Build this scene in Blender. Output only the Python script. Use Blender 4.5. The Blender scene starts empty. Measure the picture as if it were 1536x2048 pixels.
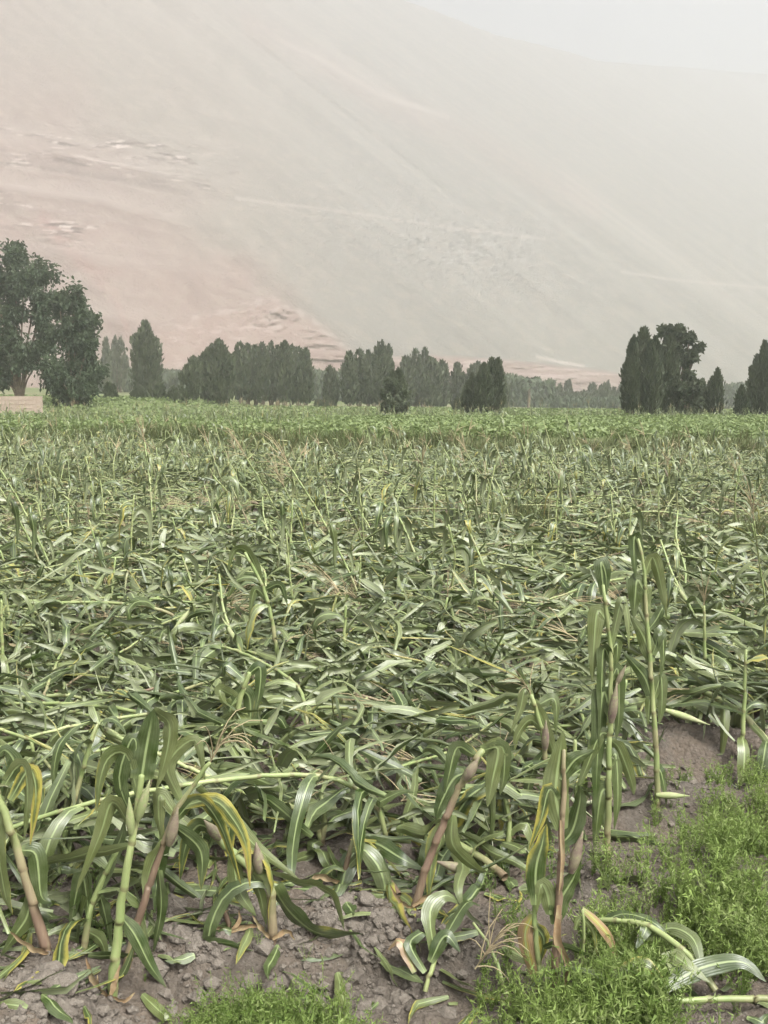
import bpy, math, random
import numpy as np
from mathutils import Vector

R = math.radians
sc = bpy.context.scene
# ---------------------------------------------------------------- camera, sky, sun, exposure
EYE = 1.8
PITCH = R(-6.2)
F = 2100.0
cam_d = bpy.data.cameras.new('camera')
cam = bpy.data.objects.new('camera', cam_d)
sc.collection.objects.link(cam)
cam.location = (0, 0, EYE)
cam.rotation_euler = (R(90) + PITCH, 0, 0)
cam_d.sensor_fit = 'VERTICAL'
cam_d.sensor_height = 36
cam_d.lens = 36 * F / 2048
cam_d.clip_end = 6000
sc.camera = cam

SUN_EL, SUN_AZ = R(56), R(140)        # azimuth clockwise from +Y
world = bpy.data.worlds.new('World')
sc.world = world
world.use_nodes = True
wn = world.node_tree
for n in list(wn.nodes):
    wn.nodes.remove(n)
sky = wn.nodes.new('ShaderNodeTexSky')
sky.sky_type = 'NISHITA'
sky.sun_disc = False
sky.sun_elevation = SUN_EL
sky.sun_rotation = SUN_AZ
sky.air_density = 1.0
sky.dust_density = 6.0
sky.ozone_density = 1.0
hs = wn.nodes.new('ShaderNodeHueSaturation')   # overcast: the cloud and dust deck takes the blue out
hs.inputs['Saturation'].default_value = 0.13
bg = wn.nodes.new('ShaderNodeBackground')
bg.inputs['Strength'].default_value = 0.088
wo = wn.nodes.new('ShaderNodeOutputWorld')
wn.links.new(sky.outputs[0], hs.inputs['Color'])
wn.links.new(hs.outputs[0], bg.inputs[0])
wn.links.new(bg.outputs[0], wo.inputs[0])

sl = bpy.data.lights.new('sun', 'SUN')
sl.energy = 1.4
sl.angle = R(12)
sl.color = (1, 0.975, 0.95)
so = bpy.data.objects.new('sun', sl)
sc.collection.objects.link(so)
sd = Vector((math.sin(SUN_AZ) * math.cos(SUN_EL), math.cos(SUN_AZ) * math.cos(SUN_EL), math.sin(SUN_EL)))
so.rotation_euler = sd.to_track_quat('Z', 'Y').to_euler()
so.location = (0, -20, 60)

sc.view_settings.view_transform = 'Standard'
sc.view_settings.look = 'None'
sc.view_settings.gamma = 1
sc.view_settings.use_curve_mapping = False
sc.view_settings.exposure = 1.78
sc.render.engine = 'CYCLES'
cy = sc.cycles
cy.max_bounces = 6
cy.diffuse_bounces = 1
cy.glossy_bounces = 1
cy.transmission_bounces = 3
cy.volume_bounces = 4
cy.transparent_max_bounces = 4
cy.use_denoising = True
cy.denoiser = 'OPENIMAGEDENOISE'

HAZE_DENSITY = 0.00125

# ---------------------------------------------------------------- helpers
rng = np.random.default_rng(7)
col = sc.collection
cP, sP = math.cos(PITCH), math.sin(PITCH)


def ray(px, py):
    cx = (px - 768) / F
    cyy = -(py - 1024) / F
    return np.array([cx, cP - cyy * sP, sP + cyy * cP])


def at(px, py, Y):
    d = ray(px, py)
    t = Y / d[1]
    return np.array([d[0] * t, Y, EYE + d[2] * t])


def project(x, y, z):
    zz = z - EYE
    f = y * cP + zz * sP
    u = -y * sP + zz * cP
    f = np.maximum(f, 1e-3)
    return 768 + F * x / f, 1024 - F * u / f


_tab = np.random.default_rng(11).random((256, 256)).astype(np.float64)


def vnoise(x, y):
    x = np.asarray(x, float); y = np.asarray(y, float)
    xi = np.floor(x).astype(int); yi = np.floor(y).astype(int)
    fx = x - xi; fy = y - yi
    fx = fx * fx * (3 - 2 * fx); fy = fy * fy * (3 - 2 * fy)
    a = _tab[xi & 255, yi & 255]; b = _tab[(xi + 1) & 255, yi & 255]
    c = _tab[xi & 255, (yi + 1) & 255]; d = _tab[(xi + 1) & 255, (yi + 1) & 255]
    return (a * (1 - fx) + b * fx) * (1 - fy) + (c * (1 - fx) + d * fx) * fy


def fbm(x, y, o=4, g=0.5):
    s = 0; a = 1; t = 0
    for k in range(o):
        s = s + a * vnoise(x * 2 ** k + 17.3 * k, y * 2 ** k + 5.1 * k); t += a; a *= g
    return s / t - 0.5


def sstep(a, b, x):
    t = np.clip((np.asarray(x, float) - a) / (b - a), 0, 1)
    return t * t * (3 - 2 * t)


def gz(x, y):
    """height of the ground"""
    x = np.asarray(x, float); y = np.asarray(y, float)
    near = 1 - sstep(14, 40, y)
    z = 0.10 * fbm(x * 1.1, y * 1.1, 3) * near
    # lumpy soil
    z = z + near * (0.06 * np.abs(fbm(x * 5, y * 5, 4)) + 0.045 * fbm(x * 14, y * 14, 3))
    # raised bed whose crumbled front faces the camera
    edge = 3.42 + 0.22 * fbm(x * 1.7 + 4, x * 0 + 2, 3) + 0.25 * sstep(0.35, 0.7, x)
    bed = sstep(edge - 0.16, edge + 0.1, y)
    z = z + 0.17 * (bed - 1) * (1 - sstep(0.3, 0.9, x) * 0.5) * sstep(-1.1, -0.75, x) - 0.02
    # planting ridges
    z = z + 0.085 * np.sin((y + 0.12 * x) * 2 * math.pi / 0.78 + 1.0) * sstep(3.8, 4.4, y) * near
    # the next terrace behind the maize: a small bank
    bankline = 33 + 1.2 * fbm(x * 0.2, x * 0 + 9, 2) + 7 * sstep(-2, -9, x)
    z = z + 0.5 * sstep(bankline, bankline + 0.9, y) - 0.4 * sstep(62, 66, y)
    # far land: falls gently to the right, climbs on the left
    far = sstep(90, 260, y)
    z = z - far * 0.022 * (x + 10) + sstep(230, 420, y) * 2.0
    z = z + 1.3 * sstep(95, 125, y) * sstep(-20, -30, x)
    return z


def ground_at(px, py):
    d = ray(px, py)
    Y = 5.0
    z = 0.0
    for _ in range(40):
        t = (z - EYE) / d[2]
        Y2 = d[1] * t
        Y = 0.5 * Y + 0.5 * Y2
        z = float(gz(d[0] * Y / d[1], Y))
    return np.array([d[0] * Y / d[1], Y, z])


def mesh_from(name, V, Fc, ld=None, smooth=True, mat=None):
    """V (n,3); Fc (m,4) or (m,3) arrays or a list of both; ld (n,4) colour data"""
    me = bpy.data.meshes.new(name)
    V = np.asarray(V, np.float32)
    if isinstance(Fc, np.ndarray):
        Fc = [Fc]
    Fc = [np.asarray(f, np.int32) for f in Fc if len(f)]
    loops = np.concatenate([f.ravel() for f in Fc])
    tot = np.concatenate([np.full(len(f), f.shape[1], np.int32) for f in Fc])
    start = np.concatenate([[0], np.cumsum(tot)[:-1]]).astype(np.int32)
    me.vertices.add(len(V)); me.vertices.foreach_set('co', V.ravel())
    me.loops.add(len(loops)); me.loops.foreach_set('vertex_index', loops)
    me.polygons.add(len(tot)); me.polygons.foreach_set('loop_start', start)
    try:
        me.polygons.foreach_set('loop_total', tot)
    except Exception:
        pass
    me.polygons.foreach_set('use_smooth', np.full(len(tot), smooth))
    if ld is not None:
        a = me.attributes.new('ld', 'FLOAT_COLOR', 'POINT')
        a.data.foreach_set('color', np.asarray(ld, np.float32).ravel())
    if mat:
        me.materials.append(mat)
    me.update(calc_edges=True)
    return me


def tag(o, label=None, cat=None, group=None, kind=None):
    if label: o['label'] = label
    if cat: o['category'] = cat
    if group: o['group'] = group
    if kind: o['kind'] = kind
    return o


def link(name, me, parent=None, loc=None, rz=0, sc_=1):
    o = bpy.data.objects.new(name, me)
    col.objects.link(o)
    if parent is not None:
        o.parent = parent
    if loc is not None:
        o.location = [float(v) for v in loc]
    o.rotation_euler = (0, 0, rz)
    if sc_ != 1:
        o.scale = (sc_, sc_, sc_)
    return o


class MB:
    def __init__(s):
        s.V = []; s.Q = []; s.T = []; s.L = []; s.n = 0

    def add(s, V, Q=None, T=None, L=None):
        V = np.asarray(V, float)
        s.V.append(V)
        if Q is not None and len(Q): s.Q.append(np.asarray(Q) + s.n)
        if T is not None and len(T): s.T.append(np.asarray(T) + s.n)
        if L is None: L = np.zeros((len(V), 4)); L[:, 3] = 0
        s.L.append(L); s.n += len(V)
        return s

    def arrays(s):
        V = np.concatenate(s.V); L = np.concatenate(s.L)
        Q = np.concatenate(s.Q) if s.Q else np.zeros((0, 4), int)
        T = np.concatenate(s.T) if s.T else np.zeros((0, 3), int)
        return V, Q, T, L

    def mesh(s, name, mat, smooth=True):
        V, Q, T, L = s.arrays()
        return mesh_from(name, V, [f for f in (Q, T) if len(f)], L, smooth, mat)


def grid_faces(nu, nv):
    i = np.arange(nu - 1)[:, None] * nv + np.arange(nv - 1)[None, :]
    i = i.ravel()
    return np.stack([i, i + 1, i + nv + 1, i + nv], 1)


def unit(v):
    v = np.asarray(v, float)
    return v / (np.linalg.norm(v, axis=-1, keepdims=True) + 1e-9)


def spline(P, n):
    P = np.asarray(P, float)
    if len(P) == 2:
        P = np.array([P[0], (P[0] + P[1]) / 2, P[1]])
    A = np.vstack([2 * P[0] - P[1], P, 2 * P[-1] - P[-2]])
    m = len(P) - 1
    t = np.linspace(0, m, n); k = np.minimum(t.astype(int), m - 1); f = (t - k)[:, None]
    p0, p1, p2, p3 = A[k], A[k + 1], A[k + 2], A[k + 3]
    return 0.5 * ((2 * p1) + (-p0 + p2) * f + (2 * p0 - 5 * p1 + 4 * p2 - p3) * f ** 2 + (-p0 + 3 * p1 - 3 * p2 + p3) * f ** 3)


def tube(P, rad, k=6, data=(0, 0), closed=True):
    """tapered tube along P; ld = (around, along, rnd, extra)"""
    P = np.asarray(P, float); n = len(P); rad = np.broadcast_to(rad, (n,))
    T = unit(np.gradient(P, axis=0))
    ref = np.array([0.0, 1, 0]) if abs(T[0][1]) < 0.9 else np.array([1.0, 0, 0])
    U = unit(np.cross(T, ref)); W = np.cross(T, U)
    a = np.linspace(0, 2 * math.pi, k, endpoint=False)
    V = P[:, None, :] + rad[:, None, None] * (np.cos(a)[None, :, None] * U[:, None, :] + np.sin(a)[None, :, None] * W[:, None, :])
    V = V.reshape(-1, 3)
    i = np.arange(n - 1)[:, None] * k; j = np.arange(k)[None, :]; j2 = (j + 1) % k
    Q = np.stack([i + j, i + j2, i + k + j2, i + k + j], -1).reshape(-1, 4)
    L = np.zeros((len(V), 4))
    L[:, 0] = np.tile(np.arange(k) / k, n); L[:, 1] = np.repeat(np.linspace(0, 1, n), k)
    L[:, 2] = data[0]; L[:, 3] = data[1]
    T3 = np.zeros((0, 3), int)
    if closed:
        V = np.vstack([V, P[-1:] + T[-1:] * rad[-1] * 0.5])
        L = np.vstack([L, L[-1:]])
        c = len(V) - 1; b = (n - 1) * k; jj = np.arange(k)
        T3 = np.stack([b + jj, b + (jj + 1) % k, np.full(k, c)], 1)
    return V, Q, T3, L


# ---------------------------------------------------------------- materials
def mat_new(name):
    m = bpy.data.materials.new(name); m.use_nodes = True
    nt = m.node_tree
    for n in list(nt.nodes): nt.nodes.remove(n)
    out = nt.nodes.new('ShaderNodeOutputMaterial')
    return m, nt, out


class N:
    """small node-tree writer"""
    def __init__(s, nt): s.nt = nt

    def n(s, t, **kw):
        x = s.nt.nodes.new(t)
        for k, v in kw.items(): setattr(x, k, v)
        return x

    def sock(s, inp, v):
        if v is None: return
        if isinstance(v, bpy.types.NodeSocket): s.nt.links.new(v, inp)
        else:
            if isinstance(v, tuple) and len(v) == 3 and inp.type == 'RGBA': v = (*v, 1)
            inp.default_value = v

    def math(s, op, a, b=None, c=None, clamp=False):
        x = s.n('ShaderNodeMath', operation=op, use_clamp=clamp)
        s.sock(x.inputs[0], a); s.sock(x.inputs[1], b)
        if c is not None: s.sock(x.inputs[2], c)
        return x.outputs[0]

    def ramp(s, v, a, b):       # smooth 0..1 between a and b
        x = s.n('ShaderNodeMapRange', interpolation_type='SMOOTHSTEP')
        s.sock(x.inputs['Value'], v); x.inputs['From Min'].default_value = a; x.inputs['From Max'].default_value = b
        return x.outputs[0]

    def mix(s, f, a, b, mode='MIX'):
        x = s.n('ShaderNodeMix', data_type='RGBA', blend_type=mode)
        s.sock(x.inputs[0], f); s.sock(x.inputs[6], a); s.sock(x.inputs[7], b)
        return x.outputs[2]

    def noise(s, scale, detail=3, rough=0.5, vec=None, w=None):
        x = s.n('ShaderNodeTexNoise')
        x.inputs['Scale'].default_value = scale; x.inputs['Detail'].default_value = detail
        x.inputs['Roughness'].default_value = rough
        if vec is not None: s.sock(x.inputs['Vector'], vec)
        return x.outputs['Fac']


def leaf_material(name, top, top2, under, yellow, brown, trans=0.22, rough=0.42, veins=True):
    m, nt, out = mat_new(name)
    g = N(nt)
    at_ = g.n('ShaderNodeAttribute', attribute_name='ld')
    sp = g.n('ShaderNodeSeparateColor'); nt.links.new(at_.outputs['Color'], sp.inputs[0])
    ac, al, rn = sp.outputs[0], sp.outputs[1], sp.outputs[2]
    ye = at_.outputs['Alpha']
    oi = g.n('ShaderNodeObjectInfo').outputs['Random']
    rr = g.math('FRACT', g.math('ADD', rn, oi))
    co = g.n('ShaderNodeTexCoord').outputs['Object']
    nz = g.noise(9, 4, 0.6, co)
    base = g.mix(g.ramp(rr, 0.38, 0.92), top, top2)
    base = g.mix(g.ramp(nz, 0.3, 0.75), base, g.mix(0.35, base, under))
    dist = g.math('ABSOLUTE', g.math('SUBTRACT', ac, 0.5))
    edge = g.math('MULTIPLY', dist, 2.0)
    yf = g.math('ADD', g.math('MULTIPLY', edge, 0.55), g.math('MULTIPLY', al, 0.35))
    yf = g.math('ADD', yf, g.math('MULTIPLY', g.math('SUBTRACT', nz, 0.5), 1.2))
    yf = g.math('ADD', yf, g.math('SUBTRACT', g.math('MULTIPLY', ye, 1.5), 1.0))
    base = g.mix(g.ramp(yf, 0.0, 0.35), base, yellow)
    base = g.mix(g.ramp(yf, 0.35, 0.75), base, brown)
    geo = g.n('ShaderNodeNewGeometry').outputs['Backfacing']
    base = g.mix(g.math('MULTIPLY', geo, 0.75), base, under)
    if veins:
        rib = g.math('SUBTRACT', 1.0, g.ramp(dist, 0.025, 0.075))
        fade = g.math('SUBTRACT', 1.0, g.ramp(al, 0.55, 1.0))
        base = g.mix(g.math('MULTIPLY', g.math('MULTIPLY', rib, fade), 0.8), base, (0.30, 0.37, 0.16))
        vn = g.math('SINE', g.math('MULTIPLY', ac, 48.0))
        base = g.mix(g.math('MULTIPLY', g.ramp(vn, 0.3, 1.0), 0.05), base, (0.27, 0.33, 0.16))
        # pale base of the blade
        base = g.mix(g.math('MULTIPLY', g.math('SUBTRACT', 1.0, g.ramp(al, 0.0, 0.12)), 0.6), base, (0.24, 0.30, 0.12))
    p = g.n('ShaderNodeBsdfPrincipled')
    g.sock(p.inputs['Base Color'], base)
    g.sock(p.inputs['Roughness'], g.math('ADD', rough, g.math('MULTIPLY', nz, 0.15)))
    p.inputs['Specular IOR Level'].default_value = 0.7
    if veins:
        bp = g.n('ShaderNodeBump'); bp.inputs['Strength'].default_value = 0.35; bp.inputs['Distance'].default_value = 0.002
        g.sock(bp.inputs['Height'], g.math('ADD', g.math('MULTIPLY', vn, 0.35), g.math('MULTIPLY', nz, 4.0)))
        nt.links.new(bp.outputs[0], p.inputs['Normal'])
    tr = g.n('ShaderNodeBsdfTranslucent')
    g.sock(tr.inputs['Color'], g.mix(0.5, base, (0.12, 0.20, 0.03)))
    ms = g.n('ShaderNodeMixShader'); ms.inputs[0].default_value = trans
    nt.links.new(p.outputs[0], ms.inputs[1]); nt.links.new(tr.outputs[0], ms.inputs[2])
    nt.links.new(ms.outputs[0], out.inputs[0])
    return m


M_leaf = leaf_material('maize_leaf', (0.030, 0.053, 0.008), (0.125, 0.150, 0.048), (0.245, 0.268, 0.155), (0.33, 0.30, 0.06), (0.27, 0.18, 0.10), trans=.09, rough=.27)


def stalk_material():
    m, nt, out = mat_new('maize_stalk')
    g = N(nt)
    at_ = g.n('ShaderNodeAttribute', attribute_name='ld')
    sp = g.n('ShaderNodeSeparateColor'); nt.links.new(at_.outputs['Color'], sp.inputs[0])
    rg_, al, rn, ex = sp.outputs[0], sp.outputs[1], sp.outputs[2], at_.outputs['Alpha']
    co = g.n('ShaderNodeTexCoord').outputs['Object']
    mp = g.n('ShaderNodeMapping'); nt.links.new(co, mp.inputs[0]); mp.inputs['Scale'].default_value = (60, 60, 6)
    nz = g.noise(1.0, 4, 0.6, mp.outputs[0])
    nz2 = g.noise(7, 3, 0.5, co)
    pale = g.mix(rn, (0.33, 0.37, 0.16), (0.17, 0.24, 0.075))
    purple = g.mix(nz, (0.155, 0.095, 0.070), (0.23, 0.17, 0.11))
    # ex: how purple the stalk is, strongest at the base
    pf = g.math('SUBTRACT', g.math('ADD', g.math('MULTIPLY', ex, 1.6), g.math('MULTIPLY', nz2, 0.5)), g.math('MULTIPLY', al, 1.1))
    c = g.mix(g.ramp(pf, 0.25, 1.0), pale, purple)
    c = g.mix(g.math('MULTIPLY', g.ramp(nz, 0.5, 0.75), 0.45), c, (0.30, 0.25, 0.15))
    c = g.mix(g.math('MULTIPLY', g.ramp(rn, 0.75, 1.0), 0.6), c, (0.34, 0.29, 0.17))
    c = g.mix(g.math('MULTIPLY', rg_, 0.6), c, (0.14, 0.10, 0.055))
    p = g.n('ShaderNodeBsdfPrincipled'); g.sock(p.inputs['Base Color'], c); p.inputs['Roughness'].default_value = 0.5
    bp = g.n('ShaderNodeBump'); bp.inputs['Strength'].default_value = 0.3; bp.inputs['Distance'].default_value = 0.002
    nt.links.new(nz, bp.inputs['Height']); nt.links.new(bp.outputs[0], p.inputs['Normal'])
    nt.links.new(p.outputs[0], out.inputs[0])
    return m


M_stalk = stalk_material()


def simple_mat(name, c1, c2, scale=5, rough=0.8, bump=0.3, bdist=0.01, spec=0.3, c3=None, detail=5):
    m, nt, out = mat_new(name); g = N(nt)
    co = g.n('ShaderNodeTexCoord').outputs['Object']
    nz = g.noise(scale, detail, 0.6, co)
    c = g.mix(g.ramp(nz, 0.3, 0.7), c1, c2)
    if c3: c = g.mix(g.ramp(g.noise(scale * 3.1, 3, 0.6, co), 0.5, 0.75), c, c3)
    p = g.n('ShaderNodeBsdfPrincipled'); g.sock(p.inputs['Base Color'], c)
    p.inputs['Roughness'].default_value = rough; p.inputs['Specular IOR Level'].default_value = spec
    if bump:
        bp = g.n('ShaderNodeBump'); bp.inputs['Strength'].default_value = bump; bp.inputs['Distance'].default_value = bdist
        nt.links.new(nz, bp.inputs['Height']); nt.links.new(bp.outputs[0], p.inputs['Normal'])
    nt.links.new(p.outputs[0], out.inputs[0])
    return m


M_husk = simple_mat('maize_husk', (0.25, 0.30, 0.12), (0.30, 0.32, 0.17), 14, 0.6, c3=(0.36, 0.32, 0.2))
M_husk_purple = simple_mat('purple_husk', (0.17, 0.12, 0.10), (0.25, 0.22, 0.14), 22, 0.6, c3=(0.27, 0.29, 0.14))
M_tassel = simple_mat('maize_tassel', (0.36, 0.31, 0.18), (0.28, 0.22, 0.13), 20, 0.85)
M_dry = simple_mat('dry_leaf', (0.40, 0.31, 0.18), (0.27, 0.17, 0.09), 12, 0.8, c3=(0.42, 0.36, 0.20))
M_clod = simple_mat('soil_clod', (0.165, 0.143, 0.116), (0.118, 0.101, 0.082), 22, 0.95, 1.0, 0.03, c3=(0.205, 0.182, 0.152))
M_bark = simple_mat('tree_bark', (0.22, 0.17, 0.12), (0.12, 0.09, 0.065), 3, 0.9)
M_wall = None


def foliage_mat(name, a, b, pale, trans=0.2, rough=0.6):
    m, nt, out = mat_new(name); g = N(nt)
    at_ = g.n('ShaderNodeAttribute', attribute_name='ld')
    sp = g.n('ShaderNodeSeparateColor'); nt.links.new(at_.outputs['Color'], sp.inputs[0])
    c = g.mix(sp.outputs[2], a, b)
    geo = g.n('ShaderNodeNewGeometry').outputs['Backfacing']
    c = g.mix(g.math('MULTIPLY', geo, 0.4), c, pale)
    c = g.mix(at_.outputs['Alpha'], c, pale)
    p = g.n('ShaderNodeBsdfPrincipled'); g.sock(p.inputs['Base Color'], c)
    p.inputs['Roughness'].default_value = rough; p.inputs['Specular IOR Level'].default_value = 0.35
    tr = g.n('ShaderNodeBsdfTranslucent'); g.sock(tr.inputs['Color'], c)
    ms = g.n('ShaderNodeMixShader'); ms.inputs[0].default_value = trans
    nt.links.new(p.outputs[0], ms.inputs[1]); nt.links.new(tr.outputs[0], ms.inputs[2])
    nt.links.new(ms.outputs[0], out.inputs[0])
    return m


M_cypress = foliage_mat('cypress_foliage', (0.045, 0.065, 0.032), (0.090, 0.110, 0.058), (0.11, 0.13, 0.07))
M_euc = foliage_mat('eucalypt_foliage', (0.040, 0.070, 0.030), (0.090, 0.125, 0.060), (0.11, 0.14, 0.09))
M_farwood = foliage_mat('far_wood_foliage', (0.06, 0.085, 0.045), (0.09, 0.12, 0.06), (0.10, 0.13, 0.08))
M_weed = foliage_mat('weed_leaf', (0.105, 0.170, 0.032), (0.23, 0.315, 0.080), (0.28, 0.33, 0.13), 0.35)
M_crop = foliage_mat('low_crop_leaf', (0.115, 0.165, 0.050), (0.22, 0.275, 0.10), (0.28, 0.34, 0.17), 0.3)
M_grass = foliage_mat('bank_grass', (0.06, 0.095, 0.028), (0.12, 0.15, 0.05), (0.22, 0.20, 0.10), 0.25)


def soil_material():
    m, nt, out = mat_new('field_soil'); g = N(nt)
    co = g.n('ShaderNodeTexCoord').outputs['Object']
    n1 = g.noise(1.3, 5, 0.6, co); n2 = g.noise(28, 6, 0.7, co); n3 = g.noise(6, 4, 0.6, co)
    c = g.mix(g.ramp(n1, 0.35, 0.65), (0.128, 0.110, 0.090), (0.165, 0.132, 0.100))
    c = g.mix(g.ramp(n3, 0.45, 0.7), c, (0.122, 0.107, 0.088))
    c = g.mix(g.math('MULTIPLY', g.ramp(n2, 0.45, 0.75), 0.5), c, (0.22, 0.19, 0.16))
    # beyond the bank the ground is covered with short green growth
    sx = g.n('ShaderNodeSeparateXYZ'); nt.links.new(co, sx.inputs[0])
    gn = g.noise(0.35, 5, 0.6, co)
    green = g.mix(gn, (0.10, 0.135, 0.045), (0.15, 0.18, 0.075))
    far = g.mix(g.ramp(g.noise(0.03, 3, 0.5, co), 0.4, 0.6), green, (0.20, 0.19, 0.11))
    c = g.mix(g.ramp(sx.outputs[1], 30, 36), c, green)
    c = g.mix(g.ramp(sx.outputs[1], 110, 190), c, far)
    p = g.n('ShaderNodeBsdfPrincipled'); g.sock(p.inputs['Base Color'], c)
    p.inputs['Roughness'].default_value = 0.95; p.inputs['Specular IOR Level'].default_value = 0.15
    bp = g.n('ShaderNodeBump'); bp.inputs['Strength'].default_value = 1.0; bp.inputs['Distance'].default_value = 0.03
    vo = g.n('ShaderNodeTexVoronoi'); vo.inputs['Scale'].default_value = 45; nt.links.new(co, vo.inputs['Vector'])
    g.sock(bp.inputs['Height'], g.math('ADD', n2, g.math('MULTIPLY', vo.outputs['Distance'], -0.5)))
    nt.links.new(bp.outputs[0], p.inputs['Normal'])
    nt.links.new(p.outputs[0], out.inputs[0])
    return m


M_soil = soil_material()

# ---------------------------------------------------------------- ground
ug = np.concatenate([-np.geomspace(9, 0.62, 30)[:-1], np.linspace(-0.62, 0.62, 330), np.geomspace(0.62, 9, 30)[1:]])
yg = np.concatenate([np.linspace(-0.9, 2.2, 25)[:-1], np.geomspace(2.2, 60, 360)[:-1], np.geomspace(60, 1450, 70)])
YY, UU = np.meshgrid(yg, ug, indexing='ij')
XX = np.clip(UU * (YY + 1.0), -1250, 1250)
ZZ = gz(XX, YY)
V = np.stack([XX, YY, ZZ], -1).reshape(-1, 3)
ground = link('ground', mesh_from('ground', V, grid_faces(len(yg), len(ug))[:, ::-1], None, True, M_soil))
tag(ground, kind='structure')

# ---------------------------------------------------------------- mountain
def rock_material():
    m, nt, out = mat_new('mountain_scree'); g = N(nt)
    at_ = g.n('ShaderNodeAttribute', attribute_name='ld')
    co = g.n('ShaderNodeTexCoord').outputs['Object']
    n1 = g.noise(0.12, 6, 0.7, co)
    n2 = g.noise(0.5, 4, 0.7, co)
    c = g.mix(g.math('MULTIPLY', g.ramp(n1, 0.45, 0.65), 0.4), at_.outputs['Color'], (0.30, 0.255, 0.215))
    c = g.mix(g.math('MULTIPLY', g.ramp(n2, 0.56, 0.72), 0.55), c, (0.12, 0.10, 0.085))
    p = g.n('ShaderNodeBsdfPrincipled'); g.sock(p.inputs['Base Color'], c)
    p.inputs['Roughness'].default_value = 0.95; p.inputs['Specular IOR Level'].default_value = 0.1
    bp = g.n('ShaderNodeBump'); bp.inputs['Strength'].default_value = 0.8; bp.inputs['Distance'].default_value = 1.5
    g.sock(bp.inputs['Height'], n2); nt.links.new(bp.outputs[0], p.inputs['Normal'])
    nt.links.new(p.outputs[0], out.inputs[0])
    return m


M_rock = rock_material()
um = np.concatenate([np.linspace(-0.62, -0.39, 30)[:-1], np.linspace(-0.39, 0.39, 520), np.linspace(0.39, 0.62, 30)[1:]])
NU, NE = len(um), 390
# crest elevation along the bearing (tangent), read off the skyline
cx_ = []
for px_, py_ in ((-700, -350), (500, -140), (820, 2), (900, 30), (1000, 72), (1200, 118), (1536, 150), (2200, 330)):
    d = ray(px_, py_); cx_.append((d[0] / d[1], d[2] / d[1]))
cx_ = np.array(cx_)
ecrest = np.interp(um, cx_[:, 0], cx_[:, 1]) + 0.004 * (vnoise(um * 25, um * 0) - 0.5)
Y0, SA, SB = 450.0, 0.62, 0.50
tt = np.linspace(0, 1, NE)
EE = -0.03 + (ecrest[:, None] + 0.03) * tt[None, :]
U2 = np.repeat(um[:, None], NE, 1)
q = 1 - (EE + SB * U2) / SA
YM = Y0 / np.clip(q, 0.16, None)
XM = U2 * YM; ZM = EYE + EE * YM
PX, PY = project(XM, YM, ZM)
# coordinate down the fall line / across it
acr = (XM * .667 + YM) / 1.2
wx, wy = XM + 25 * fbm(XM / 90, YM / 90, 3), YM
# gullies and scree chutes: ridged noise stretched down the slope
gul = fbm(acr / 26, ZM / 260, 4) * 4.5 + fbm(acr / 7, ZM / 160, 3) * 2.2
gul = gul * (0.5 + sstep(-0.2, 0.3, fbm(acr / 120, ZM / 200, 2)))
# strata ledges on the left and rock bands
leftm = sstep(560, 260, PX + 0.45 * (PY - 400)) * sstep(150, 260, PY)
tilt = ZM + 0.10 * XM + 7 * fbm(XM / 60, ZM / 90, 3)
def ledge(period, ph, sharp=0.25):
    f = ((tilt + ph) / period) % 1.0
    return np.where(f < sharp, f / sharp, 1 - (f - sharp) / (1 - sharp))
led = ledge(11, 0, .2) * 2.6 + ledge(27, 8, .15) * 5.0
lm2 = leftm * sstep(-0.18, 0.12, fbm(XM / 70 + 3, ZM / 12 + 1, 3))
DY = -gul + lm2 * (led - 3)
# rocky knoll rising from the scree at the foot
def bump(cx, cy, rx, ry, p=2):
    return np.exp(-(np.abs((PX - cx) / rx) ** p + np.abs((PY - cy) / ry) ** p))
kn_top = np.interp(PX, [250, 310, 380, 470, 545, 600, 640, 700, 760], [690, 648, 622, 603, 583, 610, 640, 690, 740]) + 6 * fbm(PX / 30, PX * 0, 3)
kn = sstep(0, 30, PY - kn_top) * sstep(250, 320, PX) * sstep(760, 690, PX)
km1 = np.exp(-((PX - 552) / 75) ** 2 - ((PY - 628) / 42) ** 2); km2 = sstep(560, 640, PX) * sstep(650, 678, PY)
kn_rock = km1 * 6 * np.abs(fbm(PX / 26 + PY / 40, PY / 13, 5)) + km2 * 3.5 * fbm(PX / 60, (PY - .1 * PX) / 6, 4) + 1.2 * fbm(PX / 40, PY / 26, 4)
DY = DY - kn * (9 + 2.6 * kn_rock)
# low red terrace along the right foot
tr_top = np.interp(PX, [600, 700, 760, 870, 1000, 1260, 1400, 1560, 1700], [700, 705, 712, 706, 715, 745, 762, 775, 790]) + 4 * fbm(PX / 40, PX * 0 + 3, 3)
trc = sstep(0, 10, PY - tr_top) * sstep(600, 700, PX)
DY = DY - trc * (12 + 10 * np.abs(fbm(PX / 60, PY / 9, 4)))
YM2 = YM + DY
V = np.stack([U2 * YM2, YM2, ZM + 0.0 * DY], -1)
# back side of the crest so that the mountain has a body
back = V[:, -1, :].copy(); b1 = back.copy(); b1[:, 1] += 60; b1[:, 2] -= 25; b2 = back.copy(); b2[:, 1] += 260; b2[:, 2] -= 190
V = np.concatenate([V, b1[:, None, :], b2[:, None, :]], 1)
V[:, :, 0] = np.clip(V[:, :, 0], -1240, 1240); V[:, :, 1] = np.clip(V[:, :, 1], 0, 2300)

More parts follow.
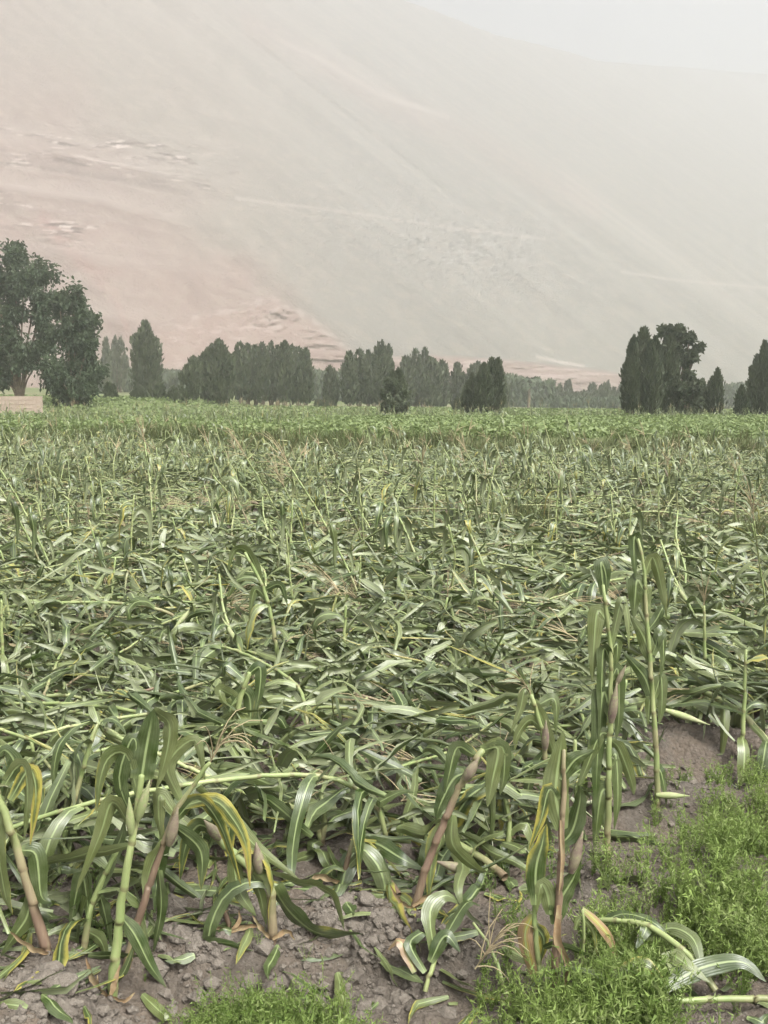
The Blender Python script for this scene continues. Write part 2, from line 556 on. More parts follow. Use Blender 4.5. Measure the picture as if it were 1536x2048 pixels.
def C(r, g_, b): return np.array([r, g_, b])
grey = C(.215, .20, .172); beige = C(.23, .20, .165); pink = C(.255, .187, .158); red = C(.29, .17, .145); light = C(.40, .345, .30)
pm = sstep(1.0, 0.0, (PX + 0 * PY - np.interp(PY, [0, 200, 400, 550, 690, 760], [60, 190, 330, 500, 640, 760])) / 260 + 1.1 * fbm(PX / 120, PY / 90, 4) + 0.5)
pm = pm * (0.25 + 0.75 * sstep(60, 380, PY))
CM = beige[None, None] * (1 - sstep(300, 800, PX))[..., None] + grey[None, None] * sstep(300, 800, PX)[..., None]
CM = CM * (1 - pm[..., None]) + pink * pm[..., None]
def blend(CM, m, c): m = np.clip(m, 0, 1)[..., None]; return CM * (1 - m) + c * m
def band(pts, w):       # distance to a polyline in the picture plane of the slope
    P = np.array(pts, float); y = np.interp(PX, P[:, 0], P[:, 1]); on = (PX > P[0, 0]) & (PX < P[-1, 0])
    return np.exp(-((PY - y) / w) ** 2) * on
streak = fbm(acr / 9, ZM / 300, 4)
CM = CM * (1 + 0.5 * streak[..., None] + 0.55 * 0.3 * fbm(acr / 3.5, ZM / 60, 3)[..., None])
# pink seam coming down from the upper middle
CM = blend(CM, 0.55 * band([(480, 40), (560, 85), (680, 150), (760, 200), (880, 250), (1000, 310), (1080, 360), (1200, 420)], 34) * (0.6 + fbm(acr / 12, ZM / 60, 3)), pink)
CM = blend(CM, 0.5 * band([(560, 80), (640, 118), (760, 190), (900, 235)], 6), light)
CM = blend(CM, 0.5 * band([(80, 430), (160, 520), (230, 590), (262, 680)], 22), red)
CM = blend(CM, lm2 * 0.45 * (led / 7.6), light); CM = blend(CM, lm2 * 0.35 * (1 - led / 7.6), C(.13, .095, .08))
CM = blend(CM, 0.5 * band([(80, 335), (200, 352), (300, 368), (385, 385)], 6), C(.11, .08, .07))
hb = 1.2 * (band([(-60, 268), (100, 280), (300, 296), (480, 328)], 22) + .8 * band([(-60, 318), (200, 330), (420, 372)], 14) + .8 * band([(-60, 400), (100, 440), (210, 470)], 40)) * sstep(.0, .15, fbm(PX / 60, (PY - .1 * PX) / 9, 2) + .08)
CM = blend(CM, hb * sstep(.0, .12, fbm(PX / 40, (PY - .1 * PX) / 4.0, 3)) * .95, C(.09, .065, .055))
CM = blend(CM, hb * sstep(.05, .2, fbm(PX / 26 + 9, (PY - .1 * PX) / 3.2, 3)) * .8, C(.52, .44, .38))
CM = blend(CM, .5 * band([(380, 398), (470, 350), (560, 330)], 3) * 0, light)
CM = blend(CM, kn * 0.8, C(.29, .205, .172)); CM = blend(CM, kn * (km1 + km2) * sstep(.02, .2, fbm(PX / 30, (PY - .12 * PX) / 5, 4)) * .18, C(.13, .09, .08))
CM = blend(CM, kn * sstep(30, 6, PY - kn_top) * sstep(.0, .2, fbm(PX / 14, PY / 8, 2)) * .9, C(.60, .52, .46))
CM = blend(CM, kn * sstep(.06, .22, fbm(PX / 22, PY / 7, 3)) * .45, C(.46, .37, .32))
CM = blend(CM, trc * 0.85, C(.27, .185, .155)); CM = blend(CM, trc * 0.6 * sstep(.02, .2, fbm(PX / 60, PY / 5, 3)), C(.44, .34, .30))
CM = blend(CM, band([(1070, 712), (1110, 722), (1170, 733)], 3), light)
# tracks cut across the scree
CM = blend(CM, .55 * band([(470, 396), (600, 412), (760, 434), (900, 455), (1090, 478)], 3.2), light)
CM = blend(CM, .7 * band([(1240, 543), (1350, 560), (1440, 568), (1560, 578), (1800, 590)], 2.6), light)
CM = blend(CM, .3 * band([(1130, 370), (1300, 470), (1440, 560), (1560, 640)], 40) * sstep(.0, .2, streak), C(.40, .34, .29))
# boulder field on the grey scree
bf = np.exp(-(((PX - 900) / 230) ** 2 + ((PY - 500 - 0.2 * (PX - 900)) / 75) ** 2))
CM = blend(CM, bf * sstep(.12, .22, fbm(PX / 9, PY / 5, 2)) * .85, C(.10, .095, .085)); CM = blend(CM, bf * sstep(.14, .25, fbm(PX / 8 + 40, PY / 5, 2)) * .5, C(.42, .40, .36))
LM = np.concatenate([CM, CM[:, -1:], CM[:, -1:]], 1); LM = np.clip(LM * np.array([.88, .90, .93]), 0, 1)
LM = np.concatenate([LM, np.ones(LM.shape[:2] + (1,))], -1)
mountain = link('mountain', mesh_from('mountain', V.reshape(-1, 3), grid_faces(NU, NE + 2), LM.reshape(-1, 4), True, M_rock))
tag(mountain, kind='structure')

# ---------------------------------------------------------------- haze
def haze_box():
    x0, x1, y0, y1, z0, z1 = -1300, 1300, -160, 2400, -60, 490
    V = np.array([[x, y, z] for x in (x0, x1) for y in (y0, y1) for z in (z0, z1)], float)
    Q = np.array([[0, 1, 3, 2], [4, 6, 7, 5], [0, 4, 5, 1], [2, 3, 7, 6], [0, 2, 6, 4], [1, 5, 7, 3]])
    m, nt, out = mat_new('dust_haze')
    pv = nt.nodes.new('ShaderNodeVolumePrincipled')
    pv.inputs['Color'].default_value = (0.875, 0.88, 0.88, 1)
    pv.inputs['Density'].default_value = HAZE_DENSITY
    pv.inputs['Anisotropy'].default_value = 0.72
    nt.links.new(pv.outputs[0], out.inputs['Volume'])
    o = link('haze', mesh_from('haze', V, Q, None, False, m))
    tag(o, 'pale dust haze hanging over the field and mountain', None, None, 'stuff')
haze_box()

# ---------------------------------------------------------------- trees
def clumps(P, D, size, r, aspect=2.6, tint=None, alpha=None, cross=True):
    """many small pointed leaf clumps: two crossed rhombs at every point"""
    n = len(P)
    D = unit(D); s = size * r.uniform(0.6, 1.35, n)
    A = unit(np.cross(D, unit(r.normal(size=(n, 3)))))
    B = np.cross(D, A)
    Vs = []
    for W in ((A, B) if cross else (A,)):
        w = (s / aspect)[:, None]; l = s[:, None]
        Vs.append(np.stack([P - D * l * .5, P + W * w * .5, P + D * l * .55, P - W * w * .5], 1))
    V = np.concatenate(Vs, 0).reshape(-1, 3)
    Q = np.arange(len(V)).reshape(-1, 4)
    L = np.zeros((len(V), 4)); t = tint if tint is not None else r.random(n)
    L[:, 2] = np.repeat(np.tile(t, 2 if cross else 1), 4)
    if alpha is not None: L[:, 3] = alpha
    return V, Q, L


def spire_points(n, h, rr_, r, z0=0.06, pw=0.7, cut=.42):
    t = r.beta(1.15, 1.15, n)
    prof = np.clip(np.minimum((t + 0.12) / 0.3, 1), 0, 1) * np.clip((1 - t) / cut, 0, 1) ** pw
    a = r.uniform(0, 2 * math.pi, n); rho = rr_ * prof * np.sqrt(r.uniform(0.2, 1.25, n))
    rho = rho * (0.68 + 0.62 * vnoise(a * 1.9 + h * 7, t * 15)) * np.where(r.random(n) < .2, r.uniform(1, 1.45, n), 1)
    out = np.stack([np.cos(a), np.sin(a), 0 * a], 1)
    P = np.stack([rho * np.cos(a), rho * np.sin(a), h * (z0 + (1 - z0) * t)], 1)
    return P, out


def columnar_tree(name, loc, h, w, spires, n, size, label, cat, group, seed, mat=None, lean=0.0, bare=0.07, rounded=False):
    r = np.random.default_rng(seed)
    mb = MB(); tb = MB()
    for k in range(spires):
        if spires == 1: ox = oy = 0; hh = h; rw = w / 2
        else:
            ox = w * 0.5 * (-0.68 + 1.36 * (k + .5) / spires) + r.normal(0, w * .03); oy = r.normal(0, w * .12)
            hh = h * r.uniform(.80, 1.0) * (.9 if rounded and abs(k - spires // 2) > 0 else 1) if k != spires // 2 else h; rw = w * (0.5 / spires + .12) * r.uniform(.9, 1.15)
        P, out = spire_points(n // spires, hh, rw * (1.15 if rounded else 1), r, bare, .5 if rounded else .7, r.uniform(.12, .24) if rounded else .42)
        P[:, 0] += ox + lean * P[:, 2]; P[:, 1] += oy
        D = out * .35 + np.array([0, 0, 1.0]) + r.normal(0, .22, P.shape)
        tint = np.clip(0.30 + 0.4 * r.random(len(P)) + 2.2 * fbm(P[:, 0] * 1.1 + k * 9, P[:, 2] * .5 + P[:, 1], 3) + r.normal(0, .06), 0, 1)
        near_ = loc[1] < 140
        V, Q, L = clumps(P, D, size * (1 if near_ else 1.15), r, 2.6 if near_ else 2.1, tint=tint, cross=near_)
        mb.add(V, Q, None, L)
        tr = spline([(ox * .35, oy * .35, -.2), (ox * .7, oy * .7, h * .2), (ox, oy, hh * .8)], 7)
        tb.add(*tube(tr, np.linspace(.028 * h / (1 + .4 * (spires - 1)), .004 * h, 7), 6))
    z = float(gz(loc[0], loc[1]))
    root = link(name, None, None, (loc[0], loc[1], z - .05), r.uniform(-.3, .3))
    tag(root, label, cat, group)
    link('trunk', tb.mesh('trunk', M_bark), root)
    link('crown', mb.mesh('crown', mat or M_cypress, False), root)
    return root


def broad_tree(name, loc, blobs, n, size, label, cat, group, seed, mat, trunk_r=.3, droop=.5, forks=None, base_r=None):
    """blobs: (x, z, r) in metres in the tree's own frame -> leafy masses on limbs"""
    r = np.random.default_rng(seed)
    mb = MB(); tb = MB()
    hmax = max(b[1] for b in blobs)
    for (bx, bz, br) in blobs:
        by = r.uniform(-.6, .6) * br
        sub = max(5, int(9))
        for k in range(sub):
            d = unit(r.normal(size=3)); c = np.array([bx, by, bz]) + d * br * r.uniform(.2, .95) * np.array([1, 1, .95])
            rs = br * r.uniform(.35, .6); m = int(n / len(blobs) / sub)
            P = c + r.normal(size=(m, 3)) * rs * np.array([.55, .55, .6])
            D = r.normal(0, .6, (m, 3)) + np.array([0, 0, -droop]) + .5 * (P - c) / rs
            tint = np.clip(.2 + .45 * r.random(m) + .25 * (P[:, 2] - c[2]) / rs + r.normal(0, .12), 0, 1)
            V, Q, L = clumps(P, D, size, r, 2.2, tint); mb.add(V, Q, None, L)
            if k < 4:
                mid = np.array([bx * .55, by * .5, bz * .62]); tb.add(*tube(spline([mid, np.array([bx, by, bz - br * .4]), c], 5), np.linspace(trunk_r * .25, .02, 5), 5))
        tb.add(*tube(spline([(bx * .08, 0, -.3), (bx * .25, by * .3, bz * .35), (bx * .75, by * .8, bz * .75), (bx, by, bz)], 9), np.linspace(trunk_r * r.uniform(.3, .5), .04, 9), 6))
    z = float(gz(loc[0], loc[1]))
    root = link(name, None, None, (loc[0], loc[1], z - .05))
    tag(root, label, cat, group)
    link('trunk', tb.mesh('trunk', M_bark), root)
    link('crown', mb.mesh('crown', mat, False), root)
    return root


def px_tree(px, top, base, Y):
    """x, height of a tree whose foot stands at distance Y and whose top reaches the picture row `top`"""
    p = at(px, top, Y); z = float(gz(p[0], Y))
    return p[0], p[2] - z


def S(px_len, Y): return px_len / F * Y

# left eucalypts
G1 = 'tall eucalypts behind the low wall'
def euc(px0, Y, blobs_px, label, seed, n=7000):
    x0 = at(px0, 800, Y)[0]; z0 = float(gz(x0, Y)); bl = []
    for (bx, by, br) in blobs_px:
        p = at(bx, by, Y); bl.append((p[0] - x0, p[2] - z0, S(br, Y)))
    return broad_tree('eucalyptus_tree', (x0, Y), bl, n, .5, label, 'tree', G1, seed, M_euc, .36)
euc(40, 118, [(25, 515, 30), (75, 545, 36), (85, 600, 30), (10, 575, 30), (30, 630, 34), (88, 650, 30), (20, 690, 34), (60, 720, 32), (15, 755, 34), (90, 690, 24), (50, 575, 26), (-20, 540, 30), (-25, 640, 38), (-20, 720, 34)],
    'tallest eucalyptus at the left edge, thin trunks showing through its loose crown', 21, 13500)
euc(150, 112, [(148, 600, 26), (120, 610, 22), (175, 640, 24), (130, 660, 32), (175, 690, 26), (150, 730, 38), (185, 745, 22), (115, 740, 32), (120, 775, 30), (175, 780, 28), (155, 650, 26), (150, 700, 30)],
    'dense rounded eucalyptus just right of the tallest one, leaves down to the ground', 22, 11500)

# columnar trees, near to far: (px, top, width px, Y, spires, clumps, size)
near_c = [
    (1290, 655, 78, 86, 5, 9000, .55, 'broad dark cypress clump with many pointed spires, right of the field', 'cypress'),
    (1335, 668, 36, 87, 2, 3000, .5, 'ragged cypress filling the gap between the big clump and the pine', 'cypress'),
    (1268, 672, 22, 85, 1, 1500, .45, 'narrow cypress spire at the left side of the big clump', 'cypress'),
    (1430, 738, 30, 88, 2, 2600, .45, 'slim cypress standing right of the big cypress clump', 'cypress'),
    (1405, 758, 18, 92, 1, 1200, .4, 'thin pale cypress between the big clump and the slim cypress', 'cypress'),
    (1530, 682, 50, 84, 3, 5000, .5, 'dark cypress cut by the right edge of the picture', 'cypress'),
    (1484, 772, 20, 82, 1, 1400, .4, 'small pointed young cypress near the right edge', 'cypress'),
    (978, 716, 58, 96, 4, 6500, .5, 'dense dark cypress pair standing alone in the middle of the field edge', 'cypress'),
    (938, 748, 26, 97, 2, 2200, .45, 'lower left half of the lone dark cypress pair', 'cypress'),
    (790, 738, 34, 92, 2, 2400, .5, 'small ragged dark cypress in front of the middle tree row', 'cypress'),
    (291, 641, 48, 175, 3, 4200, .7, 'flat-topped square-shouldered tree standing alone behind the far shrubs', 'tree'),
    (382, 713, 28, 150, 2, 2400, .6, 'slender pointed tree left of the two rounded columnar trees', 'tree'),
    (418, 690, 34, 158, 2, 2600, .65, 'left narrow partner of the rounded columnar tree', 'tree'),
    (440, 679, 46, 156, 3, 3600, .65, 'rounded columnar tree between the slender tree and the long tree row', 'tree'),
]
for i, (px, top, wpx, Y, sp_, n, sz, lab, kind) in enumerate(near_c):
    x, h = px_tree(px, top, 0, Y)
    columnar_tree('cypress_tree' if kind == 'cypress' else 'columnar_tree', (x, Y), h, S(wpx, Y), sp_, n, sz, lab, 'tree', 'columnar trees along the far edge of the field', 100 + i, rounded=Y > 120)
# the flat-topped pine leaning out of the big clump
x0 = at(1345, 840, 87)[0]; z0 = float(gz(x0, 87)); bl = []
for (bx, by, br) in [(1335, 662, 15), (1362, 662, 14), (1380, 676, 14), (1396, 694, 9), (1386, 712, 10), (1372, 726, 9), (1350, 692, 16), (1365, 712, 15), (1385, 712, 9), (1338, 700, 16), (1340, 725, 14), (1335, 760, 16)]:
    p = at(bx, by, 87); bl.append((p[0] - x0, p[2] - z0, S(br, 87)))
broad_tree('pine_tree', (x0, 87), bl, 5500, .42, 'flat-topped pine leaning right out of the big cypress clump', 'tree', None, 55, M_cypress, .3, .0)
x0 = at(1370, 840, 86)[0]; z0 = float(gz(x0, 86)); bl = []
for (bx, by, br) in [(1378, 752, 12), (1365, 775, 15), (1388, 775, 14), (1372, 800, 18), (1392, 805, 12), (1360, 822, 15), (1385, 828, 14)]:
    p = at(bx, by, 86); bl.append((p[0] - x0, p[2] - z0, S(br, 86)))
broad_tree('broadleaf_tree', (x0, 86), bl, 5500, .42, 'low bushy tree with loose branches at the foot of the leaning pine', 'tree', None, 56, M_cypress, .22, .2)
x0 = at(790, 835, 91)[0]; z0 = float(gz(x0, 91)); bl = []
for (bx, by, br) in [(788, 770, 14), (775, 790, 14), (803, 790, 15), (790, 805, 18), (770, 815, 10), (808, 815, 10)]:
    p = at(bx, by, 91); bl.append((p[0] - x0, p[2] - z0, S(br, 91)))
broad_tree('broadleaf_tree', (x0, 91), bl, 2600, .42, 'bushy dark tree wrapped round the small ragged cypress', 'tree', None, 57, M_cypress, .2, .0)

# the rows of columnar trees behind: (px, top, width px, Y)
ORD = ['first', 'second', 'third', 'fourth', 'fifth', 'sixth', 'seventh', 'eighth', 'ninth', 'tenth', 'eleventh', 'twelfth', 'thirteenth', 'fourteenth', 'fifteenth', 'sixteenth', 'seventeenth']
row1 = [(480, 684, 24), (494, 688, 26), (510, 690, 24), (524, 686, 20), (541, 683, 24), (555, 690, 22), (568, 682, 26), (583, 690, 24), (596, 693, 24), (611, 697, 22), (658, 732, 14), (668, 738, 12),
        (698, 703, 22), (718, 697, 26), (736, 700, 22), (762, 682, 26), (776, 690, 20), (748, 712, 20)]
for i, (px, top, wpx) in enumerate(row1):
    Y = 176 + (i % 3) * 5
    x, h = px_tree(px, top, 0, Y)
    columnar_tree('columnar_tree', (x, Y), h, S(wpx * 1.18, Y), 3, 1700, .7, 'tall narrow evergreen, %s from the left in %s' % (ORD[i if px < 620 else (i - 10 if px < 680 else sum(1 for q_ in row1[12:] if q_[0] < px))], 'the left block of the middle tree row' if px < 620 else ('the short pair between the tree blocks' if px < 680 else 'the right block of the middle tree row')), 'tree', 'tree row, ' + ('left block' if px < 620 else ('short pair' if px < 680 else 'right block')), 200 + i, bare=.13, rounded=True)
row2 = [(812, 712, 26), (830, 698, 28), (848, 695, 26), (866, 715, 24), (884, 720, 24), (915, 725, 24), (945, 730, 20), (955, 724, 22), (1006, 752, 16)]
for i, (px, top, wpx) in enumerate(row2):
    Y = 205 + (i % 3) * 5
    x, h = px_tree(px, top, 0, Y)
    columnar_tree('columnar_tree', (x, Y), h, S(wpx * 1.2, Y), 3, 1500, .8, 'hazy evergreen, %s from the left of those behind the lone dark cypress pair' % ORD[i], 'tree', 'hazy tree row in the middle', 240 + i, rounded=True)
row3 = [(1030, 786, 16), (1048, 792, 16), (1075, 755, 14), (1064, 770, 12), (1092, 790, 16), (1110, 788, 16), (1117, 768, 13), (1136, 760, 11), (1128, 786, 18), (1150, 786, 18), (1166, 782, 16), (1184, 766, 14), (1205, 768, 18), (1224, 776, 16), (1246, 766, 16), (1215, 762, 12),
        (212, 675, 12), (236, 672, 22), (228, 690, 16), (250, 712, 12), (205, 720, 16), (1385, 800, 12), (1448, 812, 12)]
for i, (px, top, wpx) in enumerate(row3):
    Y = 285 + (i % 4) * 8
    x, h = px_tree(px, top, 0, Y)
    columnar_tree('columnar_tree', (x, Y), h, S(wpx * 1.2, Y), 2, 700, 1.1, 'faint misty far tree, %s from the left %s' % (ORD[min(16, sum(1 for q_ in row3 if q_[0] < px and (q_[0] > 1000) == (px > 1000)))], 'beyond the right half of the field' if px > 1000 else 'just right of the eucalypts'), 'tree', 'misty far trees ' + ('on the right' if px > 1000 else 'on the left'), 300 + i)
# palm in the far row
def palm(px, top, Y):
    r = np.random.default_rng(5)
    x, h = px_tree(px, top, 0, Y); mb = MB(); tb = MB(); hc = h * .78
    tb.add(*tube(spline([(0, 0, -.2), (.1, 0, hc * .5), (0, 0, hc)], 6), np.linspace(.4, .3, 6), 7))
    for k in range(26):
        a = r.uniform(0, 6.28); e = r.uniform(-.3, 1.2); o = np.array([math.cos(a), math.sin(a), 0])
        P = [np.array([0, 0, hc]), np.array([0, 0, hc]) + o * 1.4 + np.array([0, 0, 1.5 * e]), np.array([0, 0, hc]) + o * 2.5 + np.array([0, 0, 1.5 * e - .9])]
        P = spline(P, 6); W = np.cross(o, [0, 0, 1]); wd = np.array([.05, .5, .6, .5, .3, .02])[:, None]
        V = np.stack([P - W * wd, P + [0, 0, .12], P + W * wd], 1).reshape(-1, 3)
        L = np.zeros((len(V), 4)); L[:, 2] = r.random(); mb.add(V, grid_faces(6, 3), None, L)
    root = link('palm_tree', None, None, (x, Y, float(gz(x, Y)) - .05)); tag(root, 'misty palm with a round crown of fronds in the far trees', 'palm')
    link('trunk', tb.mesh('trunk', M_bark), root); link('crown', mb.mesh('crown', M_farwood, False), root)
palm(1058, 757, 260)

# shrubs in front of the misty left trees
for i, (px, top, wpx, Y) in enumerate([(221, 766, 22, 130), (280, 772, 30, 135), (318, 768, 22, 140), (346, 774, 20, 140), (365, 776, 18, 140), (637, 800, 14, 170), (655, 795, 16, 170), (915, 800, 16, 120)]):
    x, h = px_tree(px, top, 0, Y)
    columnar_tree('shrub', (x, Y), h, S(wpx, Y), 3, 1200, .55, 'rounded dark shrub at the foot of the far trees, %s from the left' % ORD[i], 'shrub', 'rounded shrubs below the far trees', 400 + i, bare=.0)

# far-off woods that read as one mass
def wood(name, spans, Y, n, size, label, seed):
    r = np.random.default_rng(seed); mb = MB()
    for (xa, xb, ta, tb_) in spans:
        m = int(n * (xb - xa) / 300)
        px = r.uniform(xa, xb, m); lump = 10 * fbm(px / 16, px * 0 + seed, 3)
        top = ta + (tb_ - ta) * (px - xa) / (xb - xa) + lump
        Yd = Y + r.uniform(0, 16, m); P = np.zeros((m, 3))
        d = np.array([ray(a, b) for a, b in zip(px, top)]); P[:, 0] = d[:, 0] / d[:, 1] * Yd; P[:, 1] = Yd
        zt = EYE + d[:, 2] / d[:, 1] * Yd; zb = gz(P[:, 0], Yd); P[:, 2] = zb + (zt - zb) * r.uniform(0, 1, m) ** .7
        V, Q, L = clumps(P, np.array([0, 0, 1.]) + r.normal(0, .4, (m, 3)), size, r, 1.8, cross=False); mb.add(V, Q, None, L)
    tag(link(name, mb.mesh(name, M_farwood, False)), label, None, None, 'stuff')
wood('far_wood', [(195, 470, 735, 748), (470, 640, 745, 750), (600, 700, 738, 745)], 300, 5200, 1.6, 'misty green wood beyond the tree row', 31)
wood('far_wood', [(960, 1110, 742, 765), (1000, 1260, 796, 798)], 275, 5200, 1.5, 'grey misty wood along the right foot of the mountain', 32)
wood('far_wood', [(1380, 1560, 768, 772)], 330, 4200, 1.6, 'faint misty wood behind the right hand cypresses', 33)

# low adobe wall at the left, of big blocks
def adobe_wall():
    r = np.random.default_rng(3)
    m, nt, out = mat_new('adobe_block'); g = N(nt)
    co = g.n('ShaderNodeTexCoord').outputs['Object']; oi = g.n('ShaderNodeObjectInfo').outputs['Random']
    nz = g.noise(4, 5, .6, co); c = g.mix(g.ramp(nz, .3, .7), (.40, .31, .24), (.47, .38, .30)); c = g.mix(g.math('MULTIPLY', oi, .35), c, (.33, .25, .20))
    p = g.n('ShaderNodeBsdfPrincipled'); g.sock(p.inputs['Base Color'], c); p.inputs['Roughness'].default_value = .95
    nt.links.new(p.outputs[0], out.inputs[0])
    Y = 98.0; xr = at(83, 800, Y)[0]; xl = at(-120, 800, Y)[0]; zt = at(40, 792, Y)[2]; zb = float(gz((xl + xr) / 2, Y)) - .1
    root = link('adobe_wall', None, None, (xl, Y, zb)); tag(root, 'low pale adobe block wall below the tall eucalypts at the left edge', 'wall')
    def box(sx, sy, sz):
        b = .02; V = np.array([[x, y, z] for x in (b, sx - b) for y in (0, sy) for z in (b, sz - b)], float)
        return V, np.array([[0, 1, 3, 2], [4, 6, 7, 5], [0, 4, 5, 1], [2, 3, 7, 6], [0, 2, 6, 4], [1, 5, 7, 3]])
    Vb, Qb = box(.95, .4, .42); blk = mesh_from('wall_block', Vb, Qb, None, False, m)
    nrow = max(3, int(round((zt - zb) / .42))); rowh = (zt - zb) / nrow
    ncol = int((xr - xl) / .95)
    for j in range(nrow):
        for i in range(ncol):
            o = link('wall_block', blk, root, (i * .95 + (.3 if j % 2 else 0), r.uniform(-.015, .015), j * rowh)); o.scale = (1, 1, rowh / .42)
    Vc, Qc = box((xr - xl), .36, (zt - zb)); link('wall_core', mesh_from('wall_core', Vc + [0, .03, 0], Qc, None, False, m), root)
adobe_wall()

# ---------------------------------------------------------------- low crop, far maize strips, grass banks
def leaf_tufts(r, n, xy, size, height, spread=1.0):
    """broad leaves in loose tufts for low crops"""
    x, y = xy; m = len(x)
    P = np.stack([x, y, gz(x, y)], 1)
    P = np.repeat(P, n, 0); k = len(P)
    P = P + np.stack([r.normal(0, size * 1.6, k), r.normal(0, size * 1.6, k), r.uniform(.1, 1, k) * height], 1)
    D = r.normal(0, 1, (k, 3)); D[:, 2] = np.abs(D[:, 2]) * .5 * spread
    return clumps(P, D, size, r, 1.6, cross=False)


def fan_points(r, y0, y1, n, umax=.42):
    y = np.sqrt(r.uniform(y0 ** 2, y1 ** 2, n)); x = r.uniform(-1, 1, n) * (umax * y + 1.3)
    return x, y


mb = MB(); r = np.random.default_rng(41)
x, y = fan_points(r, 33, 62, 9000)
row = np.round(y / .8) * .8 + r.normal(0, .12, len(y)); y = row
keep = y > 34.3 + 7 * sstep(-2, -9, x)
V, Q, L = leaf_tufts(r, 10, (x[keep], y[keep]), .17, .34); mb.add(V, Q, None, L)
tag(link('low_crop', mb.mesh('low_crop', M_crop, False)), 'bright green low leafy crop in rows beyond the maize', None, None, 'stuff')
mb = MB(); x, y = fan_points(r, 66, 175, 9000)
V, Q, L = leaf_tufts(r, 4, (x, y), .38, .45); mb.add(V, Q, None, L)
tag(link('far_crop', mb.mesh('far_crop', M_crop, False)), 'patchy low crop stretching to the far trees', None, None, 'stuff')


def grass(name, pts, h, w, label, mat, seed, per=30, spread=.12):
    r = np.random.default_rng(seed); x, y = pts; m = len(x) * per
    X = np.repeat(x, per) + r.normal(0, spread, m); Yv = np.repeat(y, per) + r.normal(0, spread, m)
    B = np.stack([X, Yv, gz(X, Yv) - .01], 1); hh = h * r.uniform(.5, 1.2, m)
    ln = r.normal(0, .35, (m, 2)); T = B + np.stack([ln[:, 0] * hh, ln[:, 1] * hh, hh], 1)
    a = r.uniform(0, 3.14, m); W = np.stack([np.cos(a), np.sin(a), 0 * a], 1) * w * .5
    Mi = B * .5 + T * .5 + np.array([0, 0, .12]) * hh[:, None]
    V = np.stack([B - W, B + W, Mi + W * .8, Mi - W * .8, T], 1).reshape(-1, 3)
    i = np.arange(m) * 5
    Q = np.stack([i, i + 1, i + 2, i + 3], 1); T3 = np.stack([i + 3, i + 2, i + 4], 1)
    L = np.zeros((len(V), 4)); L[:, 2] = np.repeat(r.random(m), 5); L[:, 3] = np.repeat((r.random(m) < .15) * .7, 5)
    mb = MB(); mb.add(V, Q, T3, L)
    return tag(link(name, mb.mesh(name, mat, False)), label, None, None, 'stuff')


xb = rng.uniform(-18, 18, 900); yb = 33.2 + 7 * sstep(-2, -9, xb) + rng.normal(0, .35, 900)
grass('bank_grass', (xb, yb), .42, .02, 'dark grass on the low bank behind the maize', M_grass, 61, 26, .2)
gp = []
for (px, py, sx, k) in [(1085, 1080, .22, 16), (1250, 1092, .2, 14), (1450, 1112, .3, 22), (120, 985, .6, 34)]:
    c = ground_at(px, py); gp.append(np.stack([rng.normal(c[0], sx, k), rng.normal(c[1], .25, k)], 1))
gp = np.concatenate(gp)
grass('grass_clumps', (gp[:, 0], gp[:, 1]), .46, .008, 'green grass tufts between the broken maize', M_grass, 62, 40, .08)

# ---------------------------------------------------------------- maize plants
def ribbon(P, W, width, fold=.25, rip=.12, rnd=0., yel=0., across=5, seed=0):
    """leaf blade along P with width direction W"""
    P = np.asarray(P, float); n = len(P); T = unit(np.gradient(P, axis=0))
    W = unit(W - T * np.sum(W * T, 1, keepdims=True)); Nn = np.cross(T, W)
    t = np.linspace(0, 1, n); rs = np.random.default_rng(seed)
    s = np.linspace(-1, 1, across)
    ph = rs.uniform(0, 6.28, 2); k = rs.uniform(14, 26)
    w = (width / 2)[:, None]
    side = (s < 0).astype(int)
    wave = np.sin(k * t[:, None] + ph[side][None, :]) * np.abs(s)[None, :] ** 1.5 * rip
    off = np.abs(s)[None, :] * fold + wave
    V = P[:, None, :] + W[:, None, :] * (s[None, :] * w)[..., None] * math.cos(min(fold, 1)) + Nn[:, None, :] * (off * w)[..., None]
    L = np.zeros((n, across, 4)); L[..., 0] = (s * .5 + .5)[None]; L[..., 1] = t[:, None]; L[..., 2] = rnd; L[..., 3] = yel
    return V.reshape(-1, 3), grid_faces(n, across), None, L.reshape(-1, 4)


def blade_width(n, w):
    t = np.linspace(0, 1, n)
    return w * np.clip(np.minimum(.45 + 2.2 * t, 1), 0, 1) * np.clip((1 - t) / .55, 0, 1) ** .75 + .002


def transport(P, w0):
    T = unit(np.gradient(P, axis=0)); W = [unit(w0 - T[0] * np.dot(w0, T[0]))]
    for i in range(1, len(P)):
        v = W[-1] - T[i] * np.dot(W[-1], T[i]); W.append(unit(v))
    return np.array(W)


